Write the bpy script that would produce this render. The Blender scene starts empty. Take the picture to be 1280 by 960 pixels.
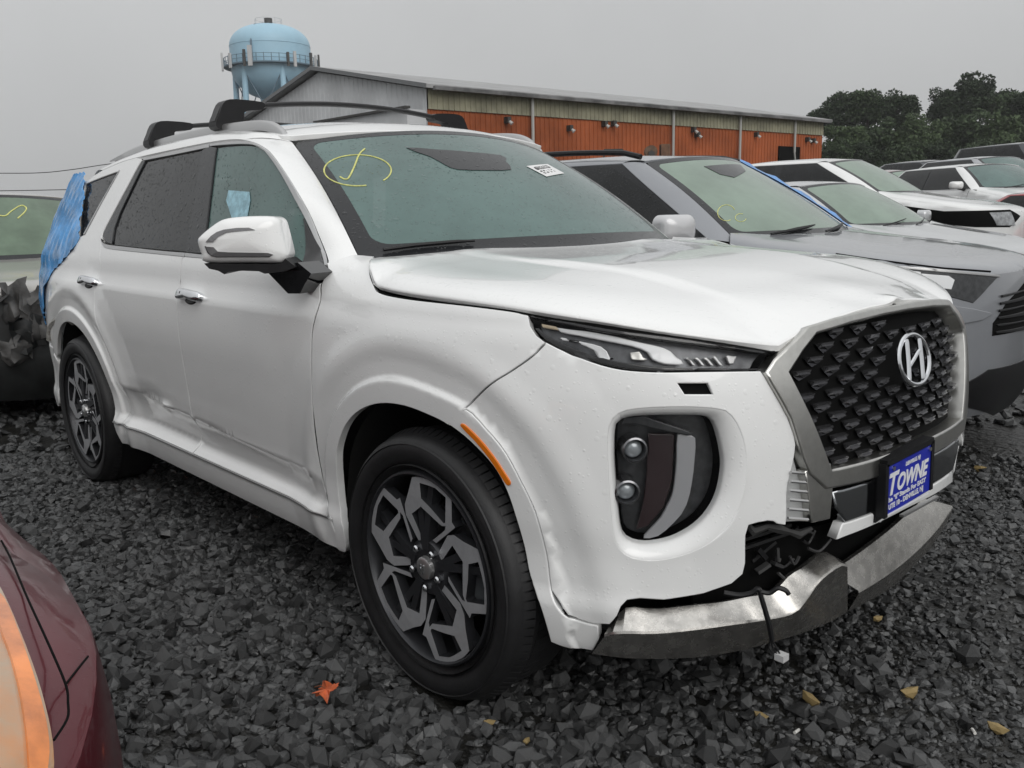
import bpy, math, random
import numpy as np
from mathutils import Vector, Matrix
from mathutils.bvhtree import BVHTree
from mathutils.geometry import delaunay_2d_cdt
random.seed(7); RNG = np.random.default_rng(11)
SC = bpy.context.scene
COL = SC.collection
# ------------------------------------------------------------------ camera
CAM = np.array([1.903, -2.32, 1.326]); FPX = 1129.0
YAW, PIT, ROL = np.radians([138.3, -10.89, -1.24])
FW = np.array([np.cos(PIT)*np.cos(YAW), np.cos(PIT)*np.sin(YAW), np.sin(PIT)])
_rt = np.array([np.sin(YAW), -np.cos(YAW), 0.0]); _up = np.cross(_rt, FW)
RT = _rt*np.cos(ROL) + _up*np.sin(ROL); UP = np.cross(RT, FW)
cd = bpy.data.cameras.new('camera'); cam = bpy.data.objects.new('camera', cd); COL.objects.link(cam)
cd.sensor_width = 36; cd.lens = FPX/1280*36; cd.clip_start = 0.05; cd.clip_end = 2000
cam.matrix_world = Matrix(((RT[0], UP[0], -FW[0], CAM[0]), (RT[1], UP[1], -FW[1], CAM[1]), (RT[2], UP[2], -FW[2], CAM[2]), (0, 0, 0, 1)))
SC.camera = cam
# ------------------------------------------------------------------ overcast sky, soft sun, exposure
SC.view_settings.view_transform = 'Standard'; SC.view_settings.look = 'None'
SC.view_settings.exposure = EXPOSURE = 0.0; SC.view_settings.gamma = 1.0
SUN_EL, SUN_AZ = math.radians(36), math.radians(106)
w = bpy.data.worlds.new('World'); SC.world = w; w.use_nodes = True
nt = w.node_tree; nt.nodes.clear()
def _n(t, **k):
    n = nt.nodes.new(t)
    for a, b in k.items(): setattr(n, a, b)
    return n
out = _n('ShaderNodeOutputWorld'); bg = _n('ShaderNodeBackground')
sky = _n('ShaderNodeTexSky', sky_type='NISHITA', sun_disc=False)
sky.sun_elevation = SUN_EL; sky.sun_rotation = SUN_AZ; sky.dust_density = 6; sky.air_density = 2
hsv = _n('ShaderNodeHueSaturation'); hsv.inputs['Saturation'].default_value = 0.06
nt.links.new(sky.outputs[0], hsv.inputs['Color'])
tc = _n('ShaderNodeTexCoord'); sep = _n('ShaderNodeSeparateXYZ'); nt.links.new(tc.outputs['Generated'], sep.inputs[0])
ramp = _n('ShaderNodeMapRange'); ramp.inputs['From Min'].default_value = -0.05; ramp.inputs['From Max'].default_value = 1.0
ramp.inputs['To Min'].default_value = 5.2; ramp.inputs['To Max'].default_value = 12.6     # overcast: brighter overhead
nt.links.new(sep.outputs['Z'], ramp.inputs['Value'])
noi = _n('ShaderNodeTexNoise'); noi.inputs['Scale'].default_value = 2.2; noi.inputs['Detail'].default_value = 5; noi.inputs['Roughness'].default_value = .5
nt.links.new(tc.outputs['Generated'], noi.inputs['Vector'])
nr = _n('ShaderNodeMapRange'); nr.inputs['From Min'].default_value = .3; nr.inputs['From Max'].default_value = .7; nr.inputs['To Min'].default_value = .93; nr.inputs['To Max'].default_value = 1.07
nt.links.new(noi.outputs['Fac'], nr.inputs['Value'])
mul = _n('ShaderNodeMath', operation='MULTIPLY'); nt.links.new(ramp.outputs[0], mul.inputs[0]); nt.links.new(nr.outputs[0], mul.inputs[1])
tint = _n('ShaderNodeVectorMath', operation='SCALE'); tint.inputs[0].default_value = (0.985, 1.0, 1.01)
nt.links.new(mul.outputs[0], tint.inputs['Scale'])
mix = _n('ShaderNodeMix', data_type='RGBA'); mix.inputs['Factor'].default_value = 0.92
nt.links.new(hsv.outputs[0], mix.inputs['A']); nt.links.new(tint.outputs[0], mix.inputs['B'])
nt.links.new(mix.outputs['Result'], bg.inputs['Color']); bg.inputs['Strength'].default_value = 0.084
nt.links.new(bg.outputs[0], out.inputs[0])
sl = bpy.data.lights.new('sun', 'SUN'); sl.energy = 1.2; sl.angle = math.radians(50); sl.color = (1, .98, .95)
so = bpy.data.objects.new('sun', sl); COL.objects.link(so)
_d = Vector((math.sin(SUN_AZ)*math.cos(SUN_EL), math.cos(SUN_AZ)*math.cos(SUN_EL), math.sin(SUN_EL)))
so.rotation_euler = _d.to_track_quat('Z', 'Y').to_euler(); so.location = (0, 0, 30)
# ------------------------------------------------------------------ helpers
def ray(px, py): return FW + RT*(px-640)/FPX + UP*(480-py)/FPX
def proj(P):
    D = np.asarray(P, float) - CAM; d = D @ FW
    return np.stack([640+FPX*(D@RT)/d, 480-FPX*(D@UP)/d], -1)
def at_depth(px, py, d): return CAM + ray(px, py)*d
def at_y(px, py, y): r = ray(px, py); return CAM + r*((y-CAM[1])/r[1])
def at_z(px, py, z): r = ray(px, py); return CAM + r*((z-CAM[2])/r[2])
def at_plane(px, py, o, n):
    r = ray(px, py); return CAM + r*(np.dot(np.asarray(o)-CAM, n)/np.dot(r, n))
def nrm(v): v = np.asarray(v, float); return v/max(np.linalg.norm(v), 1e-12)
def cr(pts, n=6, closed=False):
    P = np.asarray(pts, float); N = len(P); o = []
    for i in range(N if closed else N-1):
        if closed: a, b, c, d = P[i-1], P[i], P[(i+1) % N], P[(i+2) % N]
        else: a, b, c, d = P[max(i-1, 0)], P[i], P[i+1], P[min(i+2, N-1)]
        for t in np.arange(n)/n:
            o.append(.5*((2*b)+(-a+c)*t+(2*a-5*b+4*c-d)*t*t+(-a+3*b-3*c+d)*t**3))
    if not closed: o.append(P[-1])
    return np.array(o)
def resamp(P, step, closed=True):
    P = np.asarray(P, float); Q = np.vstack([P, P[:1]]) if closed else P
    o = []
    for a, b in zip(Q[:-1], Q[1:]):
        L = np.linalg.norm(b-a)
        if L < 1e-9: continue
        k = max(1, int(round(L/step)))
        for t in range(k): o.append(a+(b-a)*t/k)
    if not closed: o.append(Q[-1])
    return np.array(o)
def resn(P, n):
    P = np.asarray(P, float); d = np.r_[0, np.cumsum(np.linalg.norm(np.diff(P, axis=0), axis=1))]
    t = np.linspace(0, d[-1], n); return np.stack([np.interp(t, d, P[:, k]) for k in range(P.shape[1])], -1)
def pip(P, poly):
    x, y = P[:, 0], P[:, 1]; ins = np.zeros(len(P), bool); j = len(poly)-1
    for i in range(len(poly)):
        xi, yi = poly[i]; xj, yj = poly[j]
        if yi != yj:
            c = ((yi > y) != (yj > y)) & (x < (xj-xi)*(y-yi)/(yj-yi)+xi); ins ^= c
        j = i
    return ins
def segdist(P, poly, closed=True):
    Q = np.asarray(poly, float); A = Q; B = np.roll(Q, -1, 0)
    if not closed: A = Q[:-1]; B = Q[1:]
    best = np.full(len(P), 1e9)
    for a, b in zip(A, B):
        ab = b-a; L = ab@ab
        t = np.clip(((P-a)@ab)/max(L, 1e-12), 0, 1)
        best = np.minimum(best, np.linalg.norm(P-(a+t[:, None]*ab), axis=1))
    return best
def hermite(xs, ys):
    xs = np.asarray(xs, float); ys = np.asarray(ys, float)
    d = np.diff(ys)/np.diff(xs); m = np.zeros_like(ys); m[0] = d[0]; m[-1] = d[-1]
    for i in range(1, len(xs)-1):
        m[i] = 0 if d[i-1]*d[i] <= 0 else 2*d[i-1]*d[i]/(d[i-1]+d[i])
    def f(x):
        x = np.clip(np.asarray(x, float), xs[0], xs[-1]); i = np.clip(np.searchsorted(xs, x)-1, 0, len(xs)-2)
        h = xs[i+1]-xs[i]; t = (x-xs[i])/h
        return ys[i]*(1+2*t)*(1-t)**2 + h*m[i]*t*(1-t)**2 + ys[i+1]*t*t*(3-2*t) + h*m[i+1]*t*t*(t-1)
    return f
def sstep(x, a, b): t = np.clip((np.asarray(x, float)-a)/(b-a), 0, 1); return t*t*(3-2*t)
# ---- objects
def mk(name, V, Fc, m=None, parent=None, smooth=True, normals=None, sharp=35):
    me = bpy.data.meshes.new(name); me.from_pydata([tuple(map(float, v)) for v in V], [], [tuple(map(int, f)) for f in Fc])
    if smooth:
        me.polygons.foreach_set('use_smooth', np.ones(len(me.polygons), bool))
        if normals is not None: me.normals_split_custom_set_from_vertices([tuple(map(float, n)) for n in normals])
        elif sharp: me.set_sharp_from_angle(angle=math.radians(sharp))
    o = bpy.data.objects.new(name, me); COL.objects.link(o)
    if m is not None: me.materials.append(m)
    if parent is not None: o.parent = parent
    return o
def empty(name, loc=(0, 0, 0), rz=0.0, label=None, cat=None, group=None):
    o = bpy.data.objects.new(name, None); COL.objects.link(o); o.location = [float(c) for c in loc]; o.rotation_euler = (0, 0, rz)
    o.empty_display_size = .2
    return tag(o, label, cat, group)
def tag(o, label=None, cat=None, group=None, kind=None):
    if label: o['label'] = label
    if cat: o['category'] = cat
    if group: o['group'] = group
    if kind: o['kind'] = kind
    return o
def lab(o, s): o['label'] = s; return o
class MB:
    def __init__(s): s.V = []; s.F = []
    def add(s, V, F):
        n = len(s.V); s.V += [tuple(map(float, v)) for v in V]; s.F += [tuple(int(i)+n for i in f) for f in F]; return s
    def box(s, lo, hi):
        (a, b, c), (d, e, f) = lo, hi
        return s.add([(a, b, c), (d, b, c), (d, e, c), (a, e, c), (a, b, f), (d, b, f), (d, e, f), (a, e, f)],
                     [(0, 3, 2, 1), (4, 5, 6, 7), (0, 1, 5, 4), (1, 2, 6, 5), (2, 3, 7, 6), (3, 0, 4, 7)])
    def bar(s, a, b, w, h, up=(0, 0, 1)):
        a, b = np.asarray(a, float), np.asarray(b, float); d = nrm(b-a); u = np.asarray(up, float)
        if abs(d@u) > .98: u = np.array([1., 0, 0])
        r = nrm(np.cross(d, u)); u = np.cross(r, d); V = []
        for p in (a, b):
            for i, j in ((-1, -1), (1, -1), (1, 1), (-1, 1)): V.append(p+r*i*w/2+u*j*h/2)
        return s.add(V, [(0, 1, 2, 3), (7, 6, 5, 4), (0, 4, 5, 1), (1, 5, 6, 2), (2, 6, 7, 3), (3, 7, 4, 0)])
    def tube(s, path, rad, n=8, cap=True):
        P = np.asarray(path, float); R = np.broadcast_to(np.asarray(rad, float), (len(P),)); V = []; F = []
        t = nrm(P[1]-P[0]); u = np.array([0, 0, 1.]) if abs(t[2]) < .9 else np.array([1., 0, 0]); r = nrm(np.cross(t, u))
        for i, p in enumerate(P):
            t = nrm((P[min(i+1, len(P)-1)]-P[max(i-1, 0)])); r = nrm(r-t*(r@t)); b = np.cross(t, r)
            for k in range(n):
                a = 2*math.pi*k/n; V.append(p+R[i]*(r*math.cos(a)+b*math.sin(a)))
        for i in range(len(P)-1):
            for k in range(n): F.append((i*n+k, i*n+(k+1) % n, (i+1)*n+(k+1) % n, (i+1)*n+k))
        if cap: F.append(tuple(range(n))[::-1]); F.append(tuple((len(P)-1)*n+k for k in range(n)))
        return s.add(V, F)
    def lathe(s, prof, axis='y', n=48, c=(0, 0, 0)):
        V = []; F = []; m = len(prof)
        for k in range(n):
            a = 2*math.pi*k/n
            for (r, h) in prof:
                p = (r*math.cos(a), h, r*math.sin(a)) if axis == 'y' else (r*math.cos(a), r*math.sin(a), h)
                V.append((p[0]+c[0], p[1]+c[1], p[2]+c[2]))
        for k in range(n):
            for i in range(m-1): F.append((k*m+i, k*m+i+1, ((k+1) % n)*m+i+1, ((k+1) % n)*m+i))
        return s.add(V, F)
    def poly(s, P2, h0, h1, fr):
        """extrude a 2-D outline from h0 to h1 in the frame fr=(o,ex,ey,ez)"""
        o, ex, ey, ez = [np.asarray(a, float) for a in fr]; n = len(P2)
        V = [o+ex*p[0]+ey*p[1]+ez*h for h in (h0, h1) for p in P2]
        F = [tuple(range(n))[::-1], tuple(range(n, 2*n))]+[(i, (i+1) % n, n+(i+1) % n, n+i) for i in range(n)]
        return s.add(V, F)
    def grid(s, G, flip=False):
        G = np.asarray(G, float); a, b = G.shape[:2]; F = []
        for i in range(a-1):
            for j in range(b-1):
                f = (i*b+j, i*b+j+1, (i+1)*b+j+1, (i+1)*b+j); F.append(f[::-1] if flip else f)
        return s.add(G.reshape(-1, 3), F)
    def build(s, name, m, parent=None, smooth=True, sharp=35): return mk(name, s.V, s.F, m, parent, smooth, None, sharp)
class Surf:
    """parametric surface fn(u,v)->(N,3) in the local space of matrix M"""
    def __init__(s, fn, ur, vr, M=None, du=.03, dv=.03, eps=4e-3):
        s.fn = fn; s.ur = ur; s.vr = vr; s.M = np.eye(4) if M is None else M; s.Mi = np.linalg.inv(s.M); s.d = (du, dv); s._b = None; s.eps = eps
    def bvh(s):
        if s._b is None:
            nu = int((s.ur[1]-s.ur[0])/s.d[0])+2; nv = int((s.vr[1]-s.vr[0])/s.d[1])+2
            U = np.linspace(*s.ur, nu); Vv = np.linspace(*s.vr, nv); UU, VV = np.meshgrid(U, Vv, indexing='ij')
            P = s.fn(UU.ravel(), VV.ravel()); F = []; s.cell = []
            for i in range(nu-1):
                for j in range(nv-1):
                    F.append((i*nv+j, i*nv+j+1, (i+1)*nv+j+1, (i+1)*nv+j)); s.cell.append(((U[i]+U[i+1])/2, (Vv[j]+Vv[j+1])/2))
            s._b = BVHTree.FromPolygons([tuple(p) for p in P], F)
        return s._b
    def world(s, uv): P = s.fn(np.atleast_2d(uv)[:, 0], np.atleast_2d(uv)[:, 1]); return P@s.M[:3, :3].T+s.M[:3, 3]
    def trace(s, pts, q=''):
        b = s.bvh(); o = s.Mi[:3, :3]@CAM+s.Mi[:3, 3]; res = []
        for (px, py) in pts:
            d = s.Mi[:3, :3]@ray(px, py); loc, nn, idx, dist = b.ray_cast(Vector(o), Vector(nrm(d)))
            if loc is None:      # just off the silhouette: nearest point along the ray
                best = None
                for t in np.linspace(1.5, 9, 150):
                    l2, _, i2, d2 = b.find_nearest(Vector(o+d*t))
                    if best is None or d2 < best[0]: best = (d2, i2, l2)
                idx = best[1]; uv = np.array(s.cell[idx]); res.append(uv); print('miss', q, (px, py), round(best[0], 3)); continue
            uv = np.array(s.cell[idx], float); uv0 = uv.copy()
            for _ in range(5):
                Q = proj(s.world(np.array([uv, uv+[1e-4, 0], uv+[0, 1e-4]]))); J = np.stack([(Q[1]-Q[0])/1e-4, (Q[2]-Q[0])/1e-4], -1)
                try: st = np.linalg.solve(J, np.array([px, py])-Q[0])
                except Exception: break
                L = np.linalg.norm(st); uv = uv+st*min(1, .05/max(L, 1e-9))
            if np.linalg.norm(uv-uv0) > .12 or np.linalg.norm(proj(s.world(uv))[0]-[px, py]) > .6:
                uv = uv0; r_ = max(s.d)
                for _ in range(4):
                    gu, gv = np.meshgrid(np.linspace(-r_, r_, 11), np.linspace(-r_, r_, 11)); C = uv+np.stack([gu.ravel(), gv.ravel()], -1)
                    uv = C[np.argmin(((proj(s.world(C))-[px, py])**2).sum(1))]; r_ /= 4
            res.append(uv)
        return np.array(res)
    def normal(s, uv, e=None):
        e = e or s.eps
        u, v = uv[:, 0], uv[:, 1]; a = s.fn(u+e, v)-s.fn(u-e, v); b = s.fn(u, v+e)-s.fn(u, v-e); n = np.cross(a, b)
        return n/np.maximum(np.linalg.norm(n, axis=1), 1e-12)[:, None]
def offs2(P, d):
    """move a closed 2-D outline by d to its inside"""
    P = np.asarray(P, float); A = np.roll(P, 1, 0); B = np.roll(P, -1, 0)
    area = .5*np.sum(P[:, 0]*B[:, 1]-B[:, 0]*P[:, 1]); t = B-A; t /= np.maximum(np.linalg.norm(t, axis=1), 1e-9)[:, None]
    n = np.stack([-t[:, 1], t[:, 0]], -1)*np.sign(area); return P+n*d
def tri_fill(loops, inner):
    V = np.vstack(loops+[inner]) if len(inner) else np.vstack(loops); E = []; k = 0
    for L in loops:
        E += [(k+i, k+(i+1) % len(L)) for i in range(len(L))]; k += len(L)
    r = delaunay_2d_cdt([Vector((float(a), float(b))) for a, b in V], E, [], 0, 1e-6)
    P = np.array([tuple(v) for v in r[0]]); T = np.array([f for f in r[2]], int)
    c = P[T].mean(1); ok = pip(c, loops[0])
    for h in loops[1:]: ok &= ~pip(c, h)
    return P, T[ok], r
def panel(name, S, outl, m, parent, holes=(), g=.025, thick=.02, bev=.003, off=0.0, out=1, feat=None, disp=None, step=None):
    """a sheet-metal panel: outline in (u,v) on surface S, filled, bevelled edge and a returned flange. out=+1/-1 picks the outer normal"""
    step = step or g; L0 = resamp(outl, step); Ls = [L0]+[resamp(h, step) for h in holes]
    ins = [offs2(L0, bev)]+[offs2(h, -bev) for h in Ls[1:]]
    lo, hi = L0.min(0), L0.max(0); X, Y = np.meshgrid(np.arange(lo[0]+g/2, hi[0], g), np.arange(lo[1]+g/2, hi[1], g)); X = X+((np.arange(X.shape[0]) % 2)*g/2)[:, None]
    Pn = np.stack([X.ravel(), Y.ravel()], -1)
    if feat is not None: Pn = np.vstack([Pn[segdist(Pn, feat, False) > g*.45] if len(feat) < 400 else Pn, feat])
    k = pip(Pn, ins[0])
    for h in ins[1:]: k &= ~pip(Pn, h)
    Pn = Pn[k]
    for l in ins: Pn = Pn[segdist(Pn, l) > g*.45] if len(Pn) else Pn
    P, T, r = tri_fill(ins, Pn)
    def ev(uv, o):
        p = S.fn(uv[:, 0], uv[:, 1]); n = S.normal(uv)*out
        if disp is not None: p = p+n*disp(uv, p)[:, None]
        return p+n*(o+off), n
    V0, N0 = ev(P, 0.0); V = [V0]; N = [N0]; F = [tuple(t) for t in T]
    # orientation
    if len(T):
        t = T[len(T)//2]; fn_ = np.cross(V0[t[1]]-V0[t[0]], V0[t[2]]-V0[t[0]])
        fl = (fn_@N0[t[0]]) < 0
        if fl: F = [f[::-1] for f in F]
    # boundary edges -> flange
    cnt = {}
    for f in F:
        for a, b in zip(f, f[1:]+f[:1]): cnt[(a, b)] = 1
    be = [(a, b) for (a, b) in cnt if (b, a) not in cnt]; bi = sorted({a for e in be for a in e}); ix = {a: i for i, a in enumerate(bi)}
    B = P[bi]; full = np.vstack(Ls); fin = np.vstack(ins)
    mp = np.array([np.argmin(((fin-b)**2).sum(1)) for b in B]) if len(B) else np.array([], int); BO = full[mp] if len(B) else B
    n0 = len(P); nb = len(bi)
    if nb:
        v1, n1 = ev(BO, -bev); v2, n2 = ev(BO, -thick)
        w1 = v1-V0[bi]; w1 = w1+n1*np.maximum(0, -(w1*n1).sum(1)-bev)[:, None]*0
        od = v1-V0[bi]; od -= n1*(od*n1).sum(1)[:, None]; ll = np.linalg.norm(od, axis=1); od /= np.maximum(ll, 1e-9)[:, None]
        V += [v1, v1, v2]; N += [(n1+od*1.2)/np.linalg.norm(n1+od*1.2, axis=1)[:, None], od+n1*.05, od+n1*.05]
        for a, b in be:
            i, j = ix[a], ix[b]; F += [(b, a, n0+i, n0+j), (n0+nb+j, n0+nb+i, n0+2*nb+i, n0+2*nb+j)]
    V = np.vstack(V); N = np.vstack(N)
    return mk(name, V, F, m, parent, True, N)
def loft(name, curves, m, parent, n=24, smooth=True, sharp=40, flip=False):
    return MB().grid([resn(c, n) for c in curves], flip).build(name, m, parent, smooth, sharp)
def pillow(name, P2, fr, front, back, m, parent, rings=6, pw=2.2, inset=.9):
    """closed outline swollen forward by `front` and closed behind at -back"""
    o, ex, ey, ez = [np.asarray(a, float) for a in fr]; P = np.asarray(P2, float); c = P.mean(0); n = len(P); V = []; F = []
    lev = [(1.0, -back), (1.0, 0.0)]+[(math.cos(a)**(1.0/1)*inset+(1-inset)*math.cos(a), front*math.sin(a)**(2/pw)) for a in np.linspace(0, math.pi/2, rings+1)[1:-1]]
    for sc, h in lev:
        for p in P: q = c+(p-c)*sc; V.append(o+ex*q[0]+ey*q[1]+ez*h)
    V.append(o+ex*c[0]+ey*c[1]+ez*front); k = len(lev)
    for i in range(k-1):
        for j in range(n): F.append((i*n+j, i*n+(j+1) % n, (i+1)*n+(j+1) % n, (i+1)*n+j))
    for j in range(n): F.append(((k-1)*n+j, (k-1)*n+(j+1) % n, k*n))
    F.append(tuple(range(n))[::-1])
    return mk(name, V, F, m, parent, True, None, 50)
# ---- materials
def mat(name, col, rough=.5, metal=0.0, coat=0.0, coatr=.03, spec=.5, var=0.0, vscale=6.0, bump=0.0, bscale=200.0, alpha=1.0, vcol=None, bdist=.002, rvar=0.0, emit=None):
    m = bpy.data.materials.new(name); m.use_nodes = True; t = m.node_tree; b = t.nodes['Principled BSDF']
    b.inputs['Base Color'].default_value = (*col, 1); b.inputs['Roughness'].default_value = rough; b.inputs['Metallic'].default_value = metal
    b.inputs['Coat Weight'].default_value = coat; b.inputs['Coat Roughness'].default_value = coatr; b.inputs['Specular IOR Level'].default_value = spec
    b.inputs['Alpha'].default_value = alpha
    tc = t.nodes.new('ShaderNodeTexCoord')
    if var or vcol:
        n = t.nodes.new('ShaderNodeTexNoise'); n.inputs['Scale'].default_value = vscale; n.inputs['Detail'].default_value = 6; n.inputs['Roughness'].default_value = .62
        t.links.new(tc.outputs['Object'], n.inputs['Vector']); cr_ = t.nodes.new('ShaderNodeValToRGB')
        c2 = vcol or tuple(c*(1-var) for c in col); c1 = col if vcol else tuple(min(1, c*(1+var)) for c in col)
        cr_.color_ramp.elements[0].position = .35; cr_.color_ramp.elements[1].position = .65
        cr_.color_ramp.elements[0].color = (*c2, 1); cr_.color_ramp.elements[1].color = (*c1, 1)
        t.links.new(n.outputs['Fac'], cr_.inputs[0]); t.links.new(cr_.outputs[0], b.inputs['Base Color'])
        if rvar:
            r = t.nodes.new('ShaderNodeMapRange'); r.inputs['To Min'].default_value = max(0, rough-rvar); r.inputs['To Max'].default_value = rough+rvar
            t.links.new(n.outputs['Fac'], r.inputs['Value']); t.links.new(r.outputs[0], b.inputs['Roughness'])
    if bump:
        n2 = t.nodes.new('ShaderNodeTexNoise'); n2.inputs['Scale'].default_value = bscale; n2.inputs['Detail'].default_value = 3; t.links.new(tc.outputs['Object'], n2.inputs['Vector'])
        bp = t.nodes.new('ShaderNodeBump'); bp.inputs['Strength'].default_value = bump; bp.inputs['Distance'].default_value = bdist
        t.links.new(n2.outputs['Fac'], bp.inputs['Height']); t.links.new(bp.outputs[0], b.inputs['Normal'])
    if emit: b.inputs['Emission Color'].default_value = (*emit, 1); b.inputs['Emission Strength'].default_value = 1
    return m
def add_drops(m, scale=140.0, amt=.5, thr=.35, dist=.0015, layers=2):
    """rain beads: cells of two Voronoi layers raised as small domes, only some of them"""
    t = m.node_tree; b = t.nodes['Principled BSDF']; tc = t.nodes.new('ShaderNodeTexCoord'); h = None
    for k, sc in enumerate((scale, scale*.45)[:layers]):
        v = t.nodes.new('ShaderNodeTexVoronoi'); v.inputs['Scale'].default_value = sc; v.inputs['Randomness'].default_value = 1
        t.links.new(tc.outputs['Object'], v.inputs['Vector'])
        sz = t.nodes.new('ShaderNodeSeparateColor'); t.links.new(v.outputs['Color'], sz.inputs[0])
        rad = t.nodes.new('ShaderNodeMapRange'); rad.inputs['From Min'].default_value = thr+.2*k; rad.inputs['From Max'].default_value = 1; rad.inputs['To Min'].default_value = 0.0; rad.inputs['To Max'].default_value = .42
        t.links.new(sz.outputs[0], rad.inputs['Value'])
        sb = t.nodes.new('ShaderNodeMath'); sb.operation = 'SUBTRACT'; sb.use_clamp = True; t.links.new(rad.outputs[0], sb.inputs[0]); t.links.new(v.outputs['Distance'], sb.inputs[1])
        sq = t.nodes.new('ShaderNodeMath'); sq.operation = 'POWER'; sq.inputs[1].default_value = .5; t.links.new(sb.outputs[0], sq.inputs[0])
        if h is None: h = sq
        else:
            a = t.nodes.new('ShaderNodeMath'); a.operation = 'ADD'; t.links.new(h.outputs[0], a.inputs[0]); t.links.new(sq.outputs[0], a.inputs[1]); h = a
    bp = t.nodes.new('ShaderNodeBump'); bp.inputs['Strength'].default_value = amt; bp.inputs['Distance'].default_value = dist
    t.links.new(h.outputs[0], bp.inputs['Height'])
    for k in ('Normal', 'Coat Normal'): t.links.new(bp.outputs[0], b.inputs[k])
    return m
M = {}
M['white'] = add_drops(mat('white_paint', (.84, .845, .84), .32, coat=1.0, coatr=.04, var=.015, vscale=3), 120, .5, .55, .0015)
M['chrome'] = mat('satin_chrome', (.56, .555, .53), .30, 1.0, var=.06, vscale=40, bump=.05, bscale=300)
M['silver'] = mat('silver_trim', (.50, .50, .50), .3, .85)
M['black'] = mat('black_plastic', (.007, .007, .008), .45, spec=.35, var=.2, vscale=30)
M['gloss'] = mat('gloss_black', (.008, .008, .009), .08, coat=.6)
M['void'] = mat('shade_black', (.004, .004, .004), .8, spec=.1)  # near-black for gaps, backings and hollows, their shade held in the colour
M['rubber'] = mat('tyre_rubber', (.012, .012, .013), .55, var=.25, vscale=18, bump=.3, bscale=120)
M['alloy'] = mat('machined_alloy', (.40, .405, .42), .36, .35, var=.05, vscale=60)
M['darkalloy'] = mat('dark_alloy', (.035, .036, .04), .35, .4)
M['steel'] = mat('brake_steel', (.25, .26, .27), .35, .9, var=.15, vscale=20)
M['amber'] = mat('amber_lens', (.75, .19, .012), .12, coat=.6)
M['darkglass'] = add_drops(mat('privacy_glass', (.016, .017, .018), .12, spec=.3, var=.25, vscale=9), 100, 1.0, .2, .004)
M['fogglass'] = add_drops(mat('fogged_glass', (.088, .148, .138), .10, spec=.55, var=.16, vscale=2.6, alpha=.94), 95, 1.0, .4, .004)
M['frit'] = add_drops(mat('black_glass_border', (.02, .021, .023), .16, spec=.35), 100, 1.0, .3, .004)
M['lens'] = mat('clear_lens', (.02, .02, .022), .03, spec=.6, alpha=.10)
M['lampwhite'] = mat('light_guide', (.78, .79, .80), .25, .1)
M['lampdark'] = mat('lamp_housing', (.05, .052, .055), .3, .2, var=.3, vscale=40)
M['underseal'] = mat('underbody_black', (.008, .008, .008), .8)
M['cloth'] = mat('dark_upholstery', (.02, .021, .023), .8)
# ================================================================== ground
def gz(x, y): return .50*sstep(np.asarray(y, float), 1.6, 10.0)
M['mud'] = mat('wet_mud', (.013, .0125, .011), .42, var=.45, vscale=3.5, bump=.9, bscale=28, bdist=.02, rvar=.15)
ax = np.unique(np.r_[-420, -250, -150, -90, -60, -40, -25, -15, np.linspace(-9, 6, 41), 12, 25, 60, 150, 300]); ay = np.unique(np.r_[-200, -80, -30, -12, np.linspace(-6, 14, 51), 20, 30, 50, 90, 160, 300, 520])
XX, YY = np.meshgrid(ax, ay, indexing='ij'); GG = np.stack([XX, YY, gz(XX, YY)], -1)
GND = MB().grid(GG).build('ground', M['mud']); tag(GND, 'dark wet gravel lot under the parked cars', None, kind='structure')
ICO = []
_p = (1+5**.5)/2
for a in (-1, 1):
    for b in (-_p, _p): ICO += [(0, a, b), (a, b, 0), (b, 0, a)]
ICO = np.array(ICO, float)/math.hypot(1, _p)
from itertools import combinations
_e = min(np.linalg.norm(ICO[i]-ICO[j]) for i, j in combinations(range(12), 2))*1.01
IF = []
for i, j, k in combinations(range(12), 3):
    if all(np.linalg.norm(ICO[a]-ICO[b]) < _e for a, b in ((i, j), (j, k), (i, k))):
        n_ = np.cross(ICO[j]-ICO[i], ICO[k]-ICO[i]); IF.append((i, j, k) if n_@ICO[i] > 0 else (i, k, j))
IF = np.array(IF)
VAR = [ICO*RNG.uniform(.72, 1.18, (12, 1))*RNG.uniform(.58, 1.25, (1, 3))+RNG.normal(0, .11, (12, 3)) for _ in range(14)]
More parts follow.
